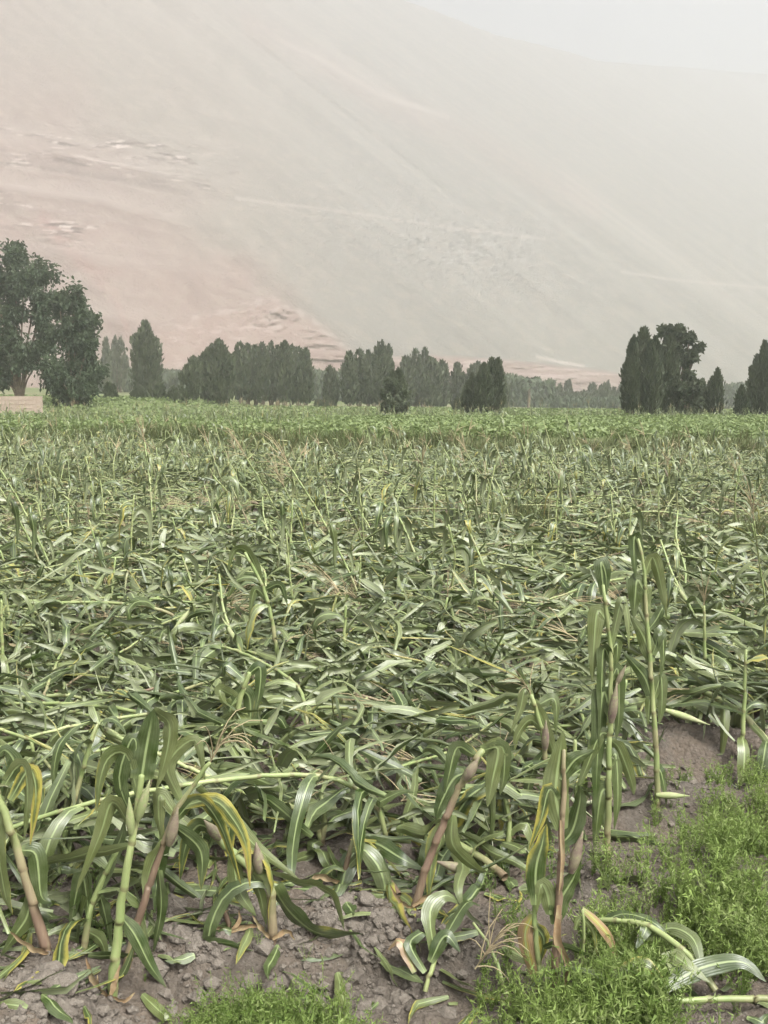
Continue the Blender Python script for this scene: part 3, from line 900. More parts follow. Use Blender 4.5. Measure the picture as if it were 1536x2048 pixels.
def march_leaf(r, p0, d0, L, n, grav, w, floor=None, kink=.3, roll=None, yel=0., across=5, fold=None):
    d = unit(d0); P = [np.array(p0, float)]; step = L / (n - 1)
    kk = int(r.integers(2, n - 2)) if r.random() < kink else -1
    wob = r.normal(0, .12, 3)
    for i in range(n - 1):
        d = d + np.array([0, 0, -grav * step * (1 + 2 * i / n)]) + wob * step * 6 + r.normal(0, .09, 3)
        if i == kk: d = d * .25 + np.array([r.normal(0, .3), r.normal(0, .3), -1.1])
        d = unit(d); p = P[-1] + d * step
        if floor is not None:
            fl = floor(p[0], p[1])
            if p[2] < fl:
                p[2] = fl + .004; d = unit(np.array([d[0] + r.normal(0, .1), d[1] + r.normal(0, .1), abs(d[2]) * .35]))
        P.append(p)
    P = np.array(P)
    side = np.cross(unit(d0), [0, 0, 1.]); side = unit(side if np.linalg.norm(side) > .1 else [1, 0, 0])
    ro = r.normal(0, .45) if roll is None else roll
    upv = np.cross(side, unit(d0)); w0 = side * math.cos(ro) + upv * math.sin(ro)
    W = transport(P, w0)
    tw = r.normal(0, .9); T = unit(np.gradient(P, axis=0)); a = np.linspace(0, tw, n)[:, None]
    W = W * np.cos(a) + np.cross(T, W) * np.sin(a)
    return ribbon(P, W, blade_width(n, w), r.uniform(.1, .6) if fold is None else fold, r.uniform(.06, .38), r.random(), yel, across, int(r.integers(1e6)))


def stalk_geo(P, r0, r1, purple, k=7, rings=True, rnd=.5, seed=0):
    """jointed cane: a swollen node every ~13 cm, leaf sheath wrapped above each node"""
    P = np.asarray(P, float); n = len(P)
    if not rings:
        return tube(P, np.linspace(r0, r1, n), k, (rnd, purple))
    rs = np.random.default_rng(int(abs(P[-1].sum()) * 1e4) % 99991)
    seg = np.linalg.norm(np.diff(P, axis=0), axis=1); cum = np.r_[0, np.cumsum(seg)]; Lt = cum[-1]
    s_, rad, ring, tone = [0.0], [r0 * 1.1], [0.5], [.5]
    x = .05; 
    while x < Lt - .03:
        base = r0 + (r1 - r0) * x / Lt; tn = rs.random()
        for ds, m, rg in ((-.010, 1.0, 0), (-.003, 1.10, 1), (.004, 1.14, .8), (.012, 1.07, 0), (.07, 1.05, 0)):
            if x + ds < Lt: s_.append(x + ds); rad.append(base * m); ring.append(rg); tone.append(tn)
        x += rs.uniform(.10, .16)
    s_.append(Lt); rad.append(r1); ring.append(0); tone.append(.5)
    s_ = np.array(s_); o = np.argsort(s_); s_ = s_[o]; rad = np.array(rad)[o]; ring = np.array(ring)[o]; tone = np.array(tone)[o]
    Q_ = np.stack([np.interp(s_, cum, P[:, c]) for c in range(3)], 1)
    Q_[1:-1] += rs.normal(0, .0015, Q_[1:-1].shape)
    V, Q, T, L = tube(Q_, rad, k, (rnd, purple))
    kk = np.r_[np.repeat(np.arange(len(s_)), k), len(s_) - 1]
    L[:, 0] = ring[kk]; L[:, 1] = (s_ / Lt)[kk]; L[:, 2] = tone[kk]
    return V, Q, T, L


def ear_geo(p, d, L, rad, k=7):
    d = unit(d); t = np.linspace(0, 1, 8); pr = np.array([.45, .72, .85, .84, .72, .5, .27, .08]) * rad
    return tube(p + d * L * t[:, None], pr, k, (0, 0))


def tassel_geo(r, p, d, L, k=9, thin=.0022, droop=1.0, sides=3, seg=6):
    mb = MB(); d = unit(d)
    for i in range(k):
        dd = unit(d + (r.normal(0, .42, 3) if i else 0) + np.array([0, 0, .1])); l = L * (1 if i == 0 else r.uniform(.5, .85))
        P = [p + d * L * .04 * i]
        for s in range(seg - 1):
            dd = unit(dd + np.array([0, 0, -.28 * droop * (s + 1) / seg]) + r.normal(0, .04, 3)); P.append(P[-1] + dd * l / (seg - 1))
        mb.add(*tube(np.array(P), np.linspace(thin * 1.3, thin * .6, seg), sides, (r.random(), 0)))
    return mb


flat0 = lambda x, y: 0.008


def plant_parts(kind, r, lod=0):
    """one maize plant in its own frame, falling along +x. returns list of (name, MB, material)"""
    seg = (12, 7, 5)[lod]; ac = (5, 3, 3)[lod]; kst = (7, 4, 3)[lod]
    parts = []
    purple = r.uniform(0, .5)
    hlift = 0
    if kind == 'lying':
        L = r.uniform(1.3, 1.9); h = r.uniform(.10, .30)
        P = [(0, 0, -.02), (.06, 0, h * .6), (.3, r.normal(0, .03), h), (L * .6, r.normal(0, .10), h + r.uniform(-.03, .05)), (L, r.normal(0, .2), max(.03, h * .6))]
        nl = int(r.integers(9, 13))
    elif kind == 'bent':
        h = r.uniform(.35, .8); ln = r.uniform(.05, .35); L = r.uniform(.5, .9)
        P = [(0, 0, -.02), (ln * .5, 0, h * .5), (ln, 0, h), (ln + .02, .01, h + .004), (ln + .07, .02, h - .04), (ln + L * .55, r.normal(0, .1), h * .5), (ln + L * .85, r.normal(0, .1), max(.05, h * .1))]
        nl = int(r.integers(7, 10))
    elif kind == 'upright':
        h = r.uniform(.7, 1.25); ln = r.uniform(.0, .55) * h
        P = [(0, 0, -.02), (ln * .3, r.normal(0, .03), h * .35), (ln * .65, r.normal(0, .04), h * .7), (ln, r.normal(0, .05), h)]
        nl = int(r.integers(6, 10))
    else:
        h = r.uniform(.2, .45); ln = r.uniform(0, .2)
        P = [(0, 0, -.02), (ln * .5, 0, h * .5), (ln, 0, h)]; nl = int(r.integers(3, 5))
    ns = (22, 9, 5)[lod] if kind != 'stump' else (9, 5, 3)[lod]
    S_ = spline(P, ns)
    r0, r1 = r.uniform(.009, .0125), r.uniform(.005, .008)
    mb = MB(); mb.add(*stalk_geo(S_, r0, r1, purple, kst, lod == 0, r.random())); parts.append(('stalk', mb, M_stalk))
    tg = unit(np.gradient(S_, axis=0)); lmb = MB() if lod else None
    for i in range(nl):
        f = .12 + .86 * (i + r.uniform(-.3, .3)) / nl; f = min(max(f, .02), 1)
        j = f * (ns - 1); a = int(min(j, ns - 2)); p = S_[a] + (S_[a + 1] - S_[a]) * (j - a); t = tg[a]
        sg = 1 if i % 2 else -1
        side = unit(np.cross(t, [0, 0, 1.])) if abs(t[2]) < .9 else np.array([0, 1., 0])
        if kind == 'lying':
            az = sg * r.uniform(.15, 1.3); d = t * math.cos(az) + side * math.sin(az) + np.array([0, 0, r.uniform(.1, 1.6)])
            g_, Ln, kn_ = r.uniform(4, 10), r.uniform(.4, .75), .35
        else:
            a2 = r.uniform(0, 6.28) if kind != 'bent' else (math.pi / 2 * sg + r.normal(0, .7))
            d = np.array([math.cos(a2), math.sin(a2), 0]) * r.uniform(.35, .9) + np.array([0, 0, 1.]) * r.uniform(.4, 1.1)
            g_, Ln, kn_ = r.uniform(5, 14), r.uniform(.18, .55), .75
        w = r.uniform(.035, .068); yel = max(0, r.normal(.05, .2)) if r.random() < .97 else r.uniform(.35, .55)
        G = march_leaf(r, p, d, Ln, seg, g_, w, lambda x, y: .008 + .05 * (kind == 'lying') * r.random(), kn_, None, yel, ac)
        if lod: lmb.add(*G)
        else:
            q = MB(); q.add(*G); parts.append(('leaf', q, M_leaf))
    if lod: parts.append(('leaf', lmb, M_leaf))
    if kind != 'stump' and r.random() < .3:
        j = int(ns * r.uniform(.4, .65)); q = MB(); dd = unit(tg[j] * .9 + np.array([r.normal(0, .2), r.normal(0, .3), .15]))
        q.add(*ear_geo(S_[j] + dd * .01, dd, r.uniform(.13, .2), r.uniform(.015, .023), (7, 5, 4)[lod])); parts.append(('ear', q, M_husk if r.random() < .75 else M_husk_purple))
    if kind in ('lying', 'upright') and r.random() < .38:
        parts.append(('tassel', tassel_geo(r, S_[-1], tg[-1], r.uniform(.25, .4), (12, 8, 5)[lod], (.0026, .0035, .005)[lod], 1, 3, (6, 4, 3)[lod]), M_tassel))
    return parts


KINDS = ['lying'] * 14 + ['bent'] * 7 + ['upright'] * 8 + ['stump'] * 3
VAR = []
for i, k in enumerate(KINDS):
    pr = plant_parts(k, np.random.default_rng(1000 + i), 0)
    VAR.append([(nm, mb.mesh('maize_' + nm, mt, True)) for nm, mb, mt in pr])
MATS = [M_stalk, M_leaf, M_husk, M_husk_purple, M_tassel]


def low_variants(lod, base):
    out = []
    for i, k in enumerate(KINDS):
        d = []
        for nm, mb, mt in plant_parts(k, np.random.default_rng(base + i), lod):
            d.append((*mb.arrays(), MATS.index(mt)))
        out.append(d)
    return out


# where the flattened mat begins, read as a picture row for every picture column
FRONT = np.array([(-400, 1900), (0, 1890), (150, 1880), (300, 1835), (420, 1800), (500, 1775), (640, 1750), (760, 1775), (900, 1810), (1000, 1775), (1150, 1700), (1250, 1620), (1330, 1525), (1536, 1500), (2000, 1480)], float)
def front_ok(x, y):
    px, py = project(x, y, gz(x, y)); return py < np.interp(px, FRONT[:, 0], FRONT[:, 1])


def field_points(y0, y1, dens, r, umax=.40):
    A = umax * (y1 ** 2 - y0 ** 2) + 2.6 * (y1 - y0); n = int(A * dens)
    x, y = fan_points(r, y0, y1, n, umax)
    # stand in rows
    ph = (y + .12 * x - .1); y = np.round(ph / .39) * .39 - .12 * x + .1 + r.normal(0, .09, n)
    ok = front_ok(x, y) & (y < 32.2 + 7 * sstep(-2, -9, x) - 5 * (r.random(n) ** 2))
    return x[ok], y[ok]


r = np.random.default_rng(77)
xa, ya = field_points(3.3, 41, 5.4, r)
order = np.argsort(np.hypot(xa, ya) + 100 * (np.abs(xa) > .39 * ya)); xa, ya = xa[order], ya[order]
def choose(r, y, n):
    # flatter in the middle distance, more canes still standing farther off
    pu = np.where(y < 5.8, .01, np.where(y < 13, .09 + .03 * (y > 9), np.where(y < 20, .11, .08)))
    pb = np.where(y < 7, .02, np.where(y < 13, .05, .11)); v = r.random(n); out = np.empty(n, int)
    ly = r.integers(0, 14, n); be = r.integers(14, 21, n); up = r.integers(21, 29, n); st = r.integers(29, 32, n)
    out[:] = ly; out[v < pu + pb + .05] = st[v < pu + pb + .05]; out[v < pu + pb] = be[v < pu + pb]; out[v < pu] = up[v < pu]
    return out
kinds = choose(r, ya, len(ya))
yaw = np.where(r.random(len(ya)) < .72, r.normal(R(150), R(32), len(ya)), r.uniform(0, 6.283, len(ya)))
for _k in range(6):      # canes that would fall out over the bare soil fall the other way
    bad = (kinds < 21) & (ya < 8) & ~front_ok(xa + 1.5 * np.cos(yaw), ya + 1.5 * np.sin(yaw))
    yaw = np.where(bad, r.uniform(R(20), R(170), len(ya)), yaw)
scl = r.uniform(.85, 1.12, len(ya))
LAB = {'lying': ('flattened maize plant lying in the leafy mat of the field', 'flattened maize plants matted over the field'),
       'bent': ('maize plant with its cane snapped over among the flattened ones', 'snapped maize plants among the mat'),
       'upright': ('battered maize plant still standing above the flattened mat', 'standing battered maize plants'),
       'stump': ('short broken maize stump with a few torn leaves', 'broken maize stumps')}
NEAR = 285
for i in range(min(NEAR, len(xa))):
    k = int(kinds[i]); kd = KINDS[k]
    root = link('maize_plant', None, None, (xa[i], ya[i], float(gz(xa[i], ya[i])) + r.uniform(0, .05)), float(yaw[i]), float(scl[i]))
    root.rotation_euler = (float(r.normal(0, .05)), float(r.normal(0, .04)), float(yaw[i]))
    px, py = project(xa[i], ya[i], 0.1)
    where = 'at the ' + ('far left' if px < 250 else 'left' if px < 560 else 'centre' if px < 950 else 'right' if px < 1280 else 'far right')
    rowl = ('front edge of the mat' if py > 1640 else 'near part of the mat' if py > 1500 else 'mat behind front canes' if py > 1380 else 'middle of the mat' if py > 1290 else 'farther back')
    ang = math.degrees(yaw[i]) % 360
    to = 'fallen ' + ('right' if ang < 45 or ang > 315 else 'away' if ang < 135 else 'left' if ang < 225 else 'forward')
    nms = [q_[0] for q_ in VAR[k]]; rowl = rowl.replace('mat behind front canes', 'behind front canes')
    wit = ', ear and tassel showing' if 'ear' in nms and 'tassel' in nms else ', ear showing' if 'ear' in nms else ', tassel showing' if 'tassel' in nms else ''
    hd = {'lying': 'flattened maize ' + to, 'bent': 'snapped maize ' + to, 'upright': 'standing battered maize', 'stump': 'broken maize stump'}[kd]
    tag(root, '%s %s, %s%s' % (hd, where, rowl, wit), 'maize plant', LAB[kd][1])
    for nm, me in VAR[k]: link(nm, me, root)


def join_field(name, idx, variants, label, seed, zlift=.05):
    r = np.random.default_rng(seed)
    mb_by = []
    Vs, Qs, Ts, Ls, QM, TM = [], [], [], [], [], []; n0 = 0
    zz = gz(xa[idx], ya[idx]) + r.uniform(0, zlift, len(idx))
    for j, i in enumerate(idx):
        c, s = math.cos(yaw[i]) * scl[i], math.sin(yaw[i]) * scl[i]; ro = r.random()
        for (V, Q, T, L, mi) in variants[int(kinds[i])]:
            W = np.empty_like(V); W[:, 0] = V[:, 0] * c - V[:, 1] * s + xa[i]; W[:, 1] = V[:, 0] * s + V[:, 1] * c + ya[i]; W[:, 2] = V[:, 2] * scl[i] + zz[j]
            L2 = L.copy(); L2[:, 2] = (L2[:, 2] + ro) % 1
            Vs.append(W); Ls.append(L2)
            if len(Q): Qs.append(Q + n0); QM.append(np.full(len(Q), mi))
            if len(T): Ts.append(T + n0); TM.append(np.full(len(T), mi))
            n0 += len(V)
    Q = np.concatenate(Qs); T = np.concatenate(Ts)
    me = mesh_from(name, np.concatenate(Vs), [Q, T], np.concatenate(Ls), True)
    for m in MATS: me.materials.append(m)
    me.polygons.foreach_set('material_index', np.concatenate(QM + TM).astype(np.int32)); me.update()
    return tag(link(name, me), label, None, None, 'stuff')


idx = np.arange(NEAR, len(xa))
mid = idx[ya[idx] < 15]; far = idx[ya[idx] >= 15]
join_field('flattened_maize', mid, low_variants(1, 3000), 'flattened maize covering the middle of the field', 5)
join_field('flattened_maize', far, low_variants(2, 4000), 'broken maize in the far half of the field', 6)
# strips of maize beyond the low crop
x3, y3 = fan_points(r, 58, 92, 1300)
keep3 = (fbm(x3 / 9, y3 / 5, 2) > -.12); x3, y3 = x3[keep3], y3[keep3]
xl3, yl3 = fan_points(r, 40, 60, 500); kl = xl3 < -.05 * yl3 ; x3 = np.r_[x3, xl3[kl]]; y3 = np.r_[y3, yl3[kl]]
n0_ = len(xa); xa = np.r_[xa, x3]; ya = np.r_[ya, y3]; v3 = r.random(len(x3))
kinds = np.r_[kinds, np.where(v3 < .4, r.integers(14, 21, len(x3)), r.integers(21, 29, len(x3)))]
yaw = np.r_[yaw, r.uniform(0, 6.28, len(x3))]; scl = np.r_[scl, r.uniform(.7, 1.1, len(x3))]
join_field('far_maize', np.arange(n0_, len(xa)), low_variants(2, 5000), 'far strips of battered maize before the trees', 8)

# torn leaves matted over the soil between the plants
def litter(name, y0, y1, dens, seg, ac, label, seed, nv=24, lift=.16):
    r = np.random.default_rng(seed); vs = []
    for i in range(nv):
        shred = i % 4 == 0
        vs.append(march_leaf(r, (0, 0, .0), (1, r.normal(0, .2), r.uniform(-.1, 1.2)), r.uniform(.25, .65), seg, r.uniform(3, 10), r.uniform(.010, .020) if shred else r.uniform(.026, .060), flat0, .5, r.normal(0, 1.2), r.uniform(.3, .62) if shred and i % 8 == 0 else max(0, r.normal(0, .2)), ac, r.uniform(.1, .8)))
    x, y = field_points(y0, y1, dens, r); y = y + r.uniform(-.2, .2, len(y))
    ok = front_ok(x, y); x, y = x[ok], y[ok]; z = gz(x, y) + r.uniform(0, 1, len(x)) ** .85 * lift
    yw = np.where(r.random(len(x)) < .5, r.normal(R(160), .6, len(x)), r.uniform(0, 6.28, len(x)))
    mb = MB()
    for i in range(len(x)):
        V, Q, _, L = vs[int(r.integers(nv))]; c, s = math.cos(yw[i]), math.sin(yw[i]); k = r.uniform(.8, 1.2)
        a1, a2 = r.normal(0, .9), r.normal(-.1, .38); V = V - V.mean(0)      # every leaf tipped and rolled its own way
        V = V @ np.array([[1, 0, 0], [0, math.cos(a1), math.sin(a1)], [0, -math.sin(a1), math.cos(a1)]]) @ np.array([[math.cos(a2), 0, -math.sin(a2)], [0, 1, 0], [math.sin(a2), 0, math.cos(a2)]])
        V = V + [0, 0, .05]
        W = np.empty_like(V); W[:, 0] = (V[:, 0] * c - V[:, 1] * s) * k + x[i]; W[:, 1] = (V[:, 0] * s + V[:, 1] * c) * k + y[i]; W[:, 2] = V[:, 2] * k + z[i]
        L = L.copy(); L[:, 2] = r.random(); mb.add(W, Q, None, L)
    tag(link(name, mb.mesh(name, M_leaf)), label, None, None, 'stuff')
litter('leaf_mat', 3.3, 7.2, 170, 8, 5, 'torn maize leaves matted over the nearest soil', 91, 40, .30)
litter('leaf_mat', 7.2, 12, 125, 6, 3, 'torn maize leaves matted over the middle soil', 90, 40, .30)
litter('leaf_mat', 12, 41, 27, 5, 3, 'torn maize leaves matted over the far soil', 92, 24, .32)

def debris(name, y0, y1, dens, maker, mat, label, seed, nv=10, lo=.08, hi=.3, pitch=.12):
    r = np.random.default_rng(seed); vs = [maker(r) for _ in range(nv)]
    x, y = field_points(y0, y1, dens, r); y = y + r.uniform(-.2, .2, len(y)); ok = front_ok(x, y + .25) & front_ok(x, y - .25); x, y = x[ok], y[ok]
    z = gz(x, y) + r.uniform(lo, hi, len(x)); yw = np.where(r.random(len(x)) < .6, r.normal(R(150), .5, len(x)), r.uniform(0, 6.28, len(x))); mb = MB()
    for i in range(len(x)):
        V, Q, T, L = vs[int(r.integers(nv))]; a2 = r.normal(0, pitch); c, s = math.cos(yw[i]), math.sin(yw[i])
        V = V @ np.array([[math.cos(a2), 0, -math.sin(a2)], [0, 1, 0], [math.sin(a2), 0, math.cos(a2)]])
        mb.add(np.stack([V[:, 0] * c - V[:, 1] * s + x[i], V[:, 0] * s + V[:, 1] * c + y[i], V[:, 2] + z[i]], 1), Q, T, L)
    tag(link(name, mb.mesh(name, mat)), label, None, None, 'stuff')
def _cane(r):
    l = r.uniform(.25, .9); b = MB(); b.add(*stalk_geo(spline([(-l / 2, 0, 0), (0, r.normal(0, .02), r.normal(0, .02)), (l / 2, 0, r.normal(0, .03))], 8), r.uniform(.006, .010), r.uniform(.004, .007), r.uniform(0, .45), 5, True, r.random())); return b.arrays()
def _tas(r): return tassel_geo(r, np.zeros(3), np.array([1, 0, .1]), r.uniform(.25, .4), 10, .0026, .8, 3, 5).arrays()
debris('cane_pieces', 4, 14, 3.2, _cane, M_stalk, 'broken pale cane pieces strewn over the mat', 93, 14, .1, .3, .2)
debris('cane_pieces', 14, 33, 2.0, _cane, M_stalk, 'broken cane pieces strewn over the far mat', 94, 10, .1, .35, .5)
debris('tassel_litter', 4, 16, 3.0, _tas, M_tassel, 'torn tan tassels tangled in the leaf mat', 95, 8, .1, .3, .3)

def soil_scraps():
    r = np.random.default_rng(99); mb = MB()
    for i in range(1000):
        px, py = r.uniform(-40, 1576), r.uniform(1640, 2060)
        if r.random() > .1 + .9 * math.exp(-max(0, py - np.interp(px, FRONT[:, 0], FRONT[:, 1])) / 45): continue
        p = ground_at(px, py); G = march_leaf(r, (0, 0, .012), (math.cos(i), math.sin(i), r.uniform(-.05, .35)), r.uniform(.06, .34), 6, r.uniform(3, 9), r.uniform(.008, .05), flat0, .3, r.normal(0, .7), r.choice([0, 0, .1, .1, .3, .45]), 3)
        mb.add(G[0] + p, G[1], None, G[3])
    tag(link('leaf_scraps', mb.mesh('leaf_scraps', M_leaf)), 'green and straw coloured leaf scraps lying on the bare soil', None, None, 'stuff')
soil_scraps()

# ---------------------------------------------------------------- hand-placed maize in the foreground
PRONE_SIGN = 1
def hero(label, stalk, r0, r1, purple, leaves=(), ears=(), tassel=None, auto=0, seed=0, dry=(), group=None, nm='maize_plant', prone=False):
    r = np.random.default_rng(9000 + seed)
    b = ground_at(stalk[0][0], stalk[0][1]); Y = b[1]
    if prone:          # lies on the mat: every point sits just above the ground
        P = [ground_at(q[0], q[1]) + [0, 0, q[2]] for q in stalk]
    else:
        P = [at(q[0], q[1], Y + (q[2] if len(q) > 2 else 0)) for q in stalk]
        P[0] = b - [0, 0, .03]
    n = max(10, 3 * len(P) * 2); S_ = spline(P, n); tg = unit(np.gradient(S_, axis=0))
    root = link(nm, None, None, b); tag(root, label, 'maize plant', group)
    q = MB(); q.add(*stalk_geo(S_ - b, r0, r1, purple, 9, True, r.random())); link('stalk', q.mesh('maize_stalk', M_stalk), root)
    for lf in leaves:
        pts, w = lf[0], lf[1]; yel = lf[2] if len(lf) > 2 else .08; roll = lf[3] if len(lf) > 3 else r.normal(0, .35)
        if prone: LP = [ground_at(a[0], a[1]) + [0, 0, .05 + .10 * math.sin(math.pi * (q_ + .4) / len(pts))] for q_, a in enumerate(pts)]
        else: LP = [at(a[0], a[1], Y + (a[2] if len(a) > 2 else 0)) for a in pts]
        LP = spline(LP, 16) - b; T = unit(np.gradient(LP, axis=0))
        side = unit(np.cross(T, [0, 1., .15])) if not prone else unit(np.cross([0, -.25, 1.], T)); W = -(side * math.cos(roll) + np.cross(T, side) * math.sin(roll))
        if prone and np.cross(W[8], T[8])[2] * PRONE_SIGN < 0: W = -W
        G = ribbon(LP, W, blade_width(16, w) if len(lf) < 5 else np.full(16, w) * np.clip(1.02 - np.linspace(0, 1, 16) ** 6, .02, 1), .22, .16, r.random(), yel, 5, int(r.integers(1e6)))
        q = MB(); q.add(*G); o = link('leaf', q.mesh('maize_leaf', M_leaf), root)
        if yel > .45: o['label'] = 'yellowing leaf with brown edge'
    fl = lambda x, y: float(gz(x + b[0], y + b[1])) - b[2] + .01
    for i in range(auto):
        f = .15 + .85 * (i + .5) / auto; j = int(f * (n - 1)); sg = 1 if i % 2 else -1
        d = np.array([sg * r.uniform(.3, .9), r.normal(-.1, .5), r.uniform(.4, 1.1)]) if not prone else tg[j] * r.uniform(0, .6) + np.array([0, sg * r.uniform(.3, 1), r.uniform(.1, .7)])
        G = march_leaf(r, S_[j] - b, d, r.uniform(.35, .6), 13, r.uniform(7, 13), r.uniform(.05, .08), fl, .6, None, max(0, r.normal(.12, .25)), 5)
        q = MB(); q.add(*G); link('leaf', q.mesh('maize_leaf', M_leaf), root)
    for (p0, p1, rad, pur) in ears:
        A = at(*p0, Y - .015) - b; B = at(*p1, Y - .03) - b; q = MB(); q.add(*ear_geo(A, B - A, np.linalg.norm(B - A), rad, 9))
        link('ear', q.mesh('maize_ear', M_husk_purple if pur else M_husk), root)
    if tassel:
        p0, p1, k, dr = tassel; A = at(*p0, Y) - b; B = at(*p1, Y) - b
        link('tassel', tassel_geo(r, A, B - A, .24, k, .0022, dr).mesh('maize_tassel', M_tassel), root)
    for pts, w in dry:
        LP = spline([at(a[0], a[1], Y + (a[2] if len(a) > 2 else -.02)) for a in pts], 12) - b; T = unit(np.gradient(LP, axis=0)); side = unit(np.cross(T, [.3, 1., .3]))
        q = MB(); q.add(*ribbon(LP, side, blade_width(12, w), .5, .3, r.random(), .5, 3, int(r.integers(1e6)))); o = link('dry_leaf', q.mesh('dry_leaf', M_dry), root)
    return root


hero('pale green maize cane leaning right in the left foreground, roots torn from dry soil', [(222, 1988), (243, 1810), (268, 1660), (283, 1550)], .0165, .009, .05,
     [([(283, 1560), (292, 1500), (308, 1418)], .075, .0, .15, 1), ([(306, 1420), (338, 1448), (332, 1510), (312, 1580)], .062, .15, .5), ([(276, 1590), (252, 1510), (218, 1515), (200, 1560), (193, 1625)], .05, .25),
      ([(266, 1640), (238, 1560), (262, 1480), (272, 1500), (240, 1590)], .05, .1), ([(262, 1655), (225, 1605), (200, 1670), (152, 1785)], .06, .1), ([(240, 1830), (270, 1870), (300, 1930), (332, 1975)], .05, .0), ([(222, 1975), (250, 1940), (272, 1880)], .03, .2)],
     [((262, 1668), (258, 1595), .017, False), ((276, 1640), (300, 1560), .018, False)], None, 0, 1, [([(215, 1995), (190, 1960), (172, 1915)], .03), ([(225, 1992), (250, 2000), (270, 1985)], .015), ([(222, 1990), (232, 1960), (240, 1930)], .02), ([(220, 1992), (200, 1975), (195, 1950)], .015)])
hero('purple-stemmed maize with a drooping pale tassel, behind the pale green leaning cane', [(250, 1930), (282, 1820), (322, 1700), (352, 1620), (385, 1575), (420, 1525)], .0145, .006, .75,
     [([(350, 1640), (395, 1600), (440, 1650), (482, 1770)], .055, .38), ([(365, 1612), (425, 1600), (462, 1632), (492, 1690), (500, 1775)], .052, .5), ([(352, 1630), (320, 1590), (318, 1640), (330, 1700)], .05, .2),
      ([(360, 1600), (335, 1530), (390, 1480), (410, 1560)], .05, .1), ([(330, 1680), (300, 1740), (290, 1820)], .055, .0), ([(318, 1740), (322, 1820), (306, 1905)], .045, .0), ([(345, 1650), (400, 1700), (402, 1780)], .06, .2)],
     [((338, 1690), (356, 1615), .022, True)], ((420, 1525), (440, 1488), 10, 2.2), 0, 2)
hero('maize leaning left out of the picture at the left edge, reddish cane base', [(98, 1905), (62, 1790), (30, 1690), (0, 1600), (-30, 1520)], .017, .01, .6,
     [([(20, 1600), (58, 1540), (72, 1590), (60, 1690)], .05, .52), ([(10, 1560), (45, 1530), (55, 1590), (48, 1680)], .05, .1), ([(42, 1700), (72, 1710), (82, 1790), (102, 1805)], .06, .1), ([(62, 1775), (55, 1830), (30, 1870), (2, 1912)], .055, .0),
      ([(0, 1590), (-10, 1650), (8, 1780), (25, 1830)], .06, .25), ([(10, 1570), (30, 1530), (10, 1500), (-10, 1520)], .05, 0)], (), None, 0, 3, [([(98, 1905), (60, 1890), (10, 1855)], .03)])
hero('maize cluster with stripped stems left of the leaning pale cane', [(165, 1895), (178, 1830), (205, 1760), (235, 1700)], .012, .007, .3,
     [([(190, 1800), (215, 1730), (240, 1680), (250, 1640)], .05, .1), ([(178, 1830), (165, 1750), (150, 1800), (140, 1870)], .05, .0), ([(170, 1860), (200, 1880), (215, 1920)], .045, .1), ([(200, 1790), (210, 1830), (222, 1890)], .05, .05), ([(185, 1820), (200, 1850), (235, 1840), (285, 1790)], .018, .1)],
     (), None, 3, 4)
hero('maize with a thick snapped cane folding to the left beside the bare soil mound', [(545, 1878), (543, 1800), (541, 1765), (505, 1738), (462, 1702), (425, 1662)], .0165, .014, .5,
     [([(543, 1745), (590, 1765), (640, 1775), (670, 1800), (688, 1860)], .06, .05, .6), ([(545, 1775), (585, 1830), (640, 1868), (728, 1868)], .085, .2, .5, 1), ([(465, 1705), (478, 1780), (512, 1832)], .055, .0), ([(500, 1735), (520, 1790), (532, 1850)], .045, .1),
      ([(430, 1668), (460, 1640), (520, 1700), (600, 1760)], .05, .1), ([(440, 1680), (400, 1650), (372, 1690), (360, 1760)], .055, .3)],
     [((520, 1745), (512, 1685), .024, True), ((440, 1678), (408, 1640), .022, True)], None, 2, 5, [([(545, 1878), (575, 1860), (590, 1880)], .02), ([(540, 1875), (520, 1850), (505, 1830)], .02)])
hero('purple maize cane leaning right, bulging ear and leaves hanging at its bent top', [(825, 1818), (850, 1740), (882, 1660), (915, 1580), (945, 1530), (966, 1500)], .0145, .011, .8,
     [([(962, 1502), (996, 1498), (985, 1560), (975, 1615)], .075, .1), ([(966, 1500), (1005, 1495), (1008, 1550), (1000, 1590)], .05, .1), ([(950, 1512), (915, 1495), (898, 1550), (890, 1590)], .05, .1), ([(930, 1545), (905, 1560), (880, 1610), (872, 1640)], .065, .0),
      ([(895, 1640), (868, 1680), (862, 1740), (856, 1800)], .05, .3), ([(905, 1630), (906, 1690), (950, 1735), (975, 1745)], .055, .0), ([(860, 1720), (880, 1690), (885, 1650)], .045, .1)],
     [((930, 1560), (958, 1515), .023, True)], None, 0, 6, [([(825, 1815), (800, 1800), (780, 1770)], .02), ([(825, 1812), (860, 1790), (900, 1795)], .02)])
hero('thin dark red broken stem right of the purple leaning cane', [(1000, 1670), (1018, 1600), (1040, 1520)], .008, .006, 1.0, [([(1018, 1600), (1000, 1560), (985, 1600), (975, 1650)], .03, .1)], [((1022, 1585), (1041, 1515), .012, True)], None, 1, 7)
hero('maize with a lilac ear and curled grey leaves in the middle right', [(1098, 1640), (1092, 1540), (1082, 1450), (1062, 1390)], .011, .009, .5,
     [([(1065, 1395), (1050, 1380), (1040, 1420), (1022, 1465)], .045, .1), ([(1068, 1400), (1085, 1440), (1105, 1500), (1108, 1515)], .05, .0), ([(1085, 1460), (1060, 1440), (1035, 1470), (1030, 1500)], .045, .0), ([(1090, 1500), (1060, 1560), (1050, 1640)], .05, .1), ([(1075, 1410), (1110, 1400), (1112, 1470)], .05, .1)],
     [((1090, 1500), (1092, 1440), .02, True)], ((1062, 1390), (1050, 1365), 6, 1.5), 1, 8)
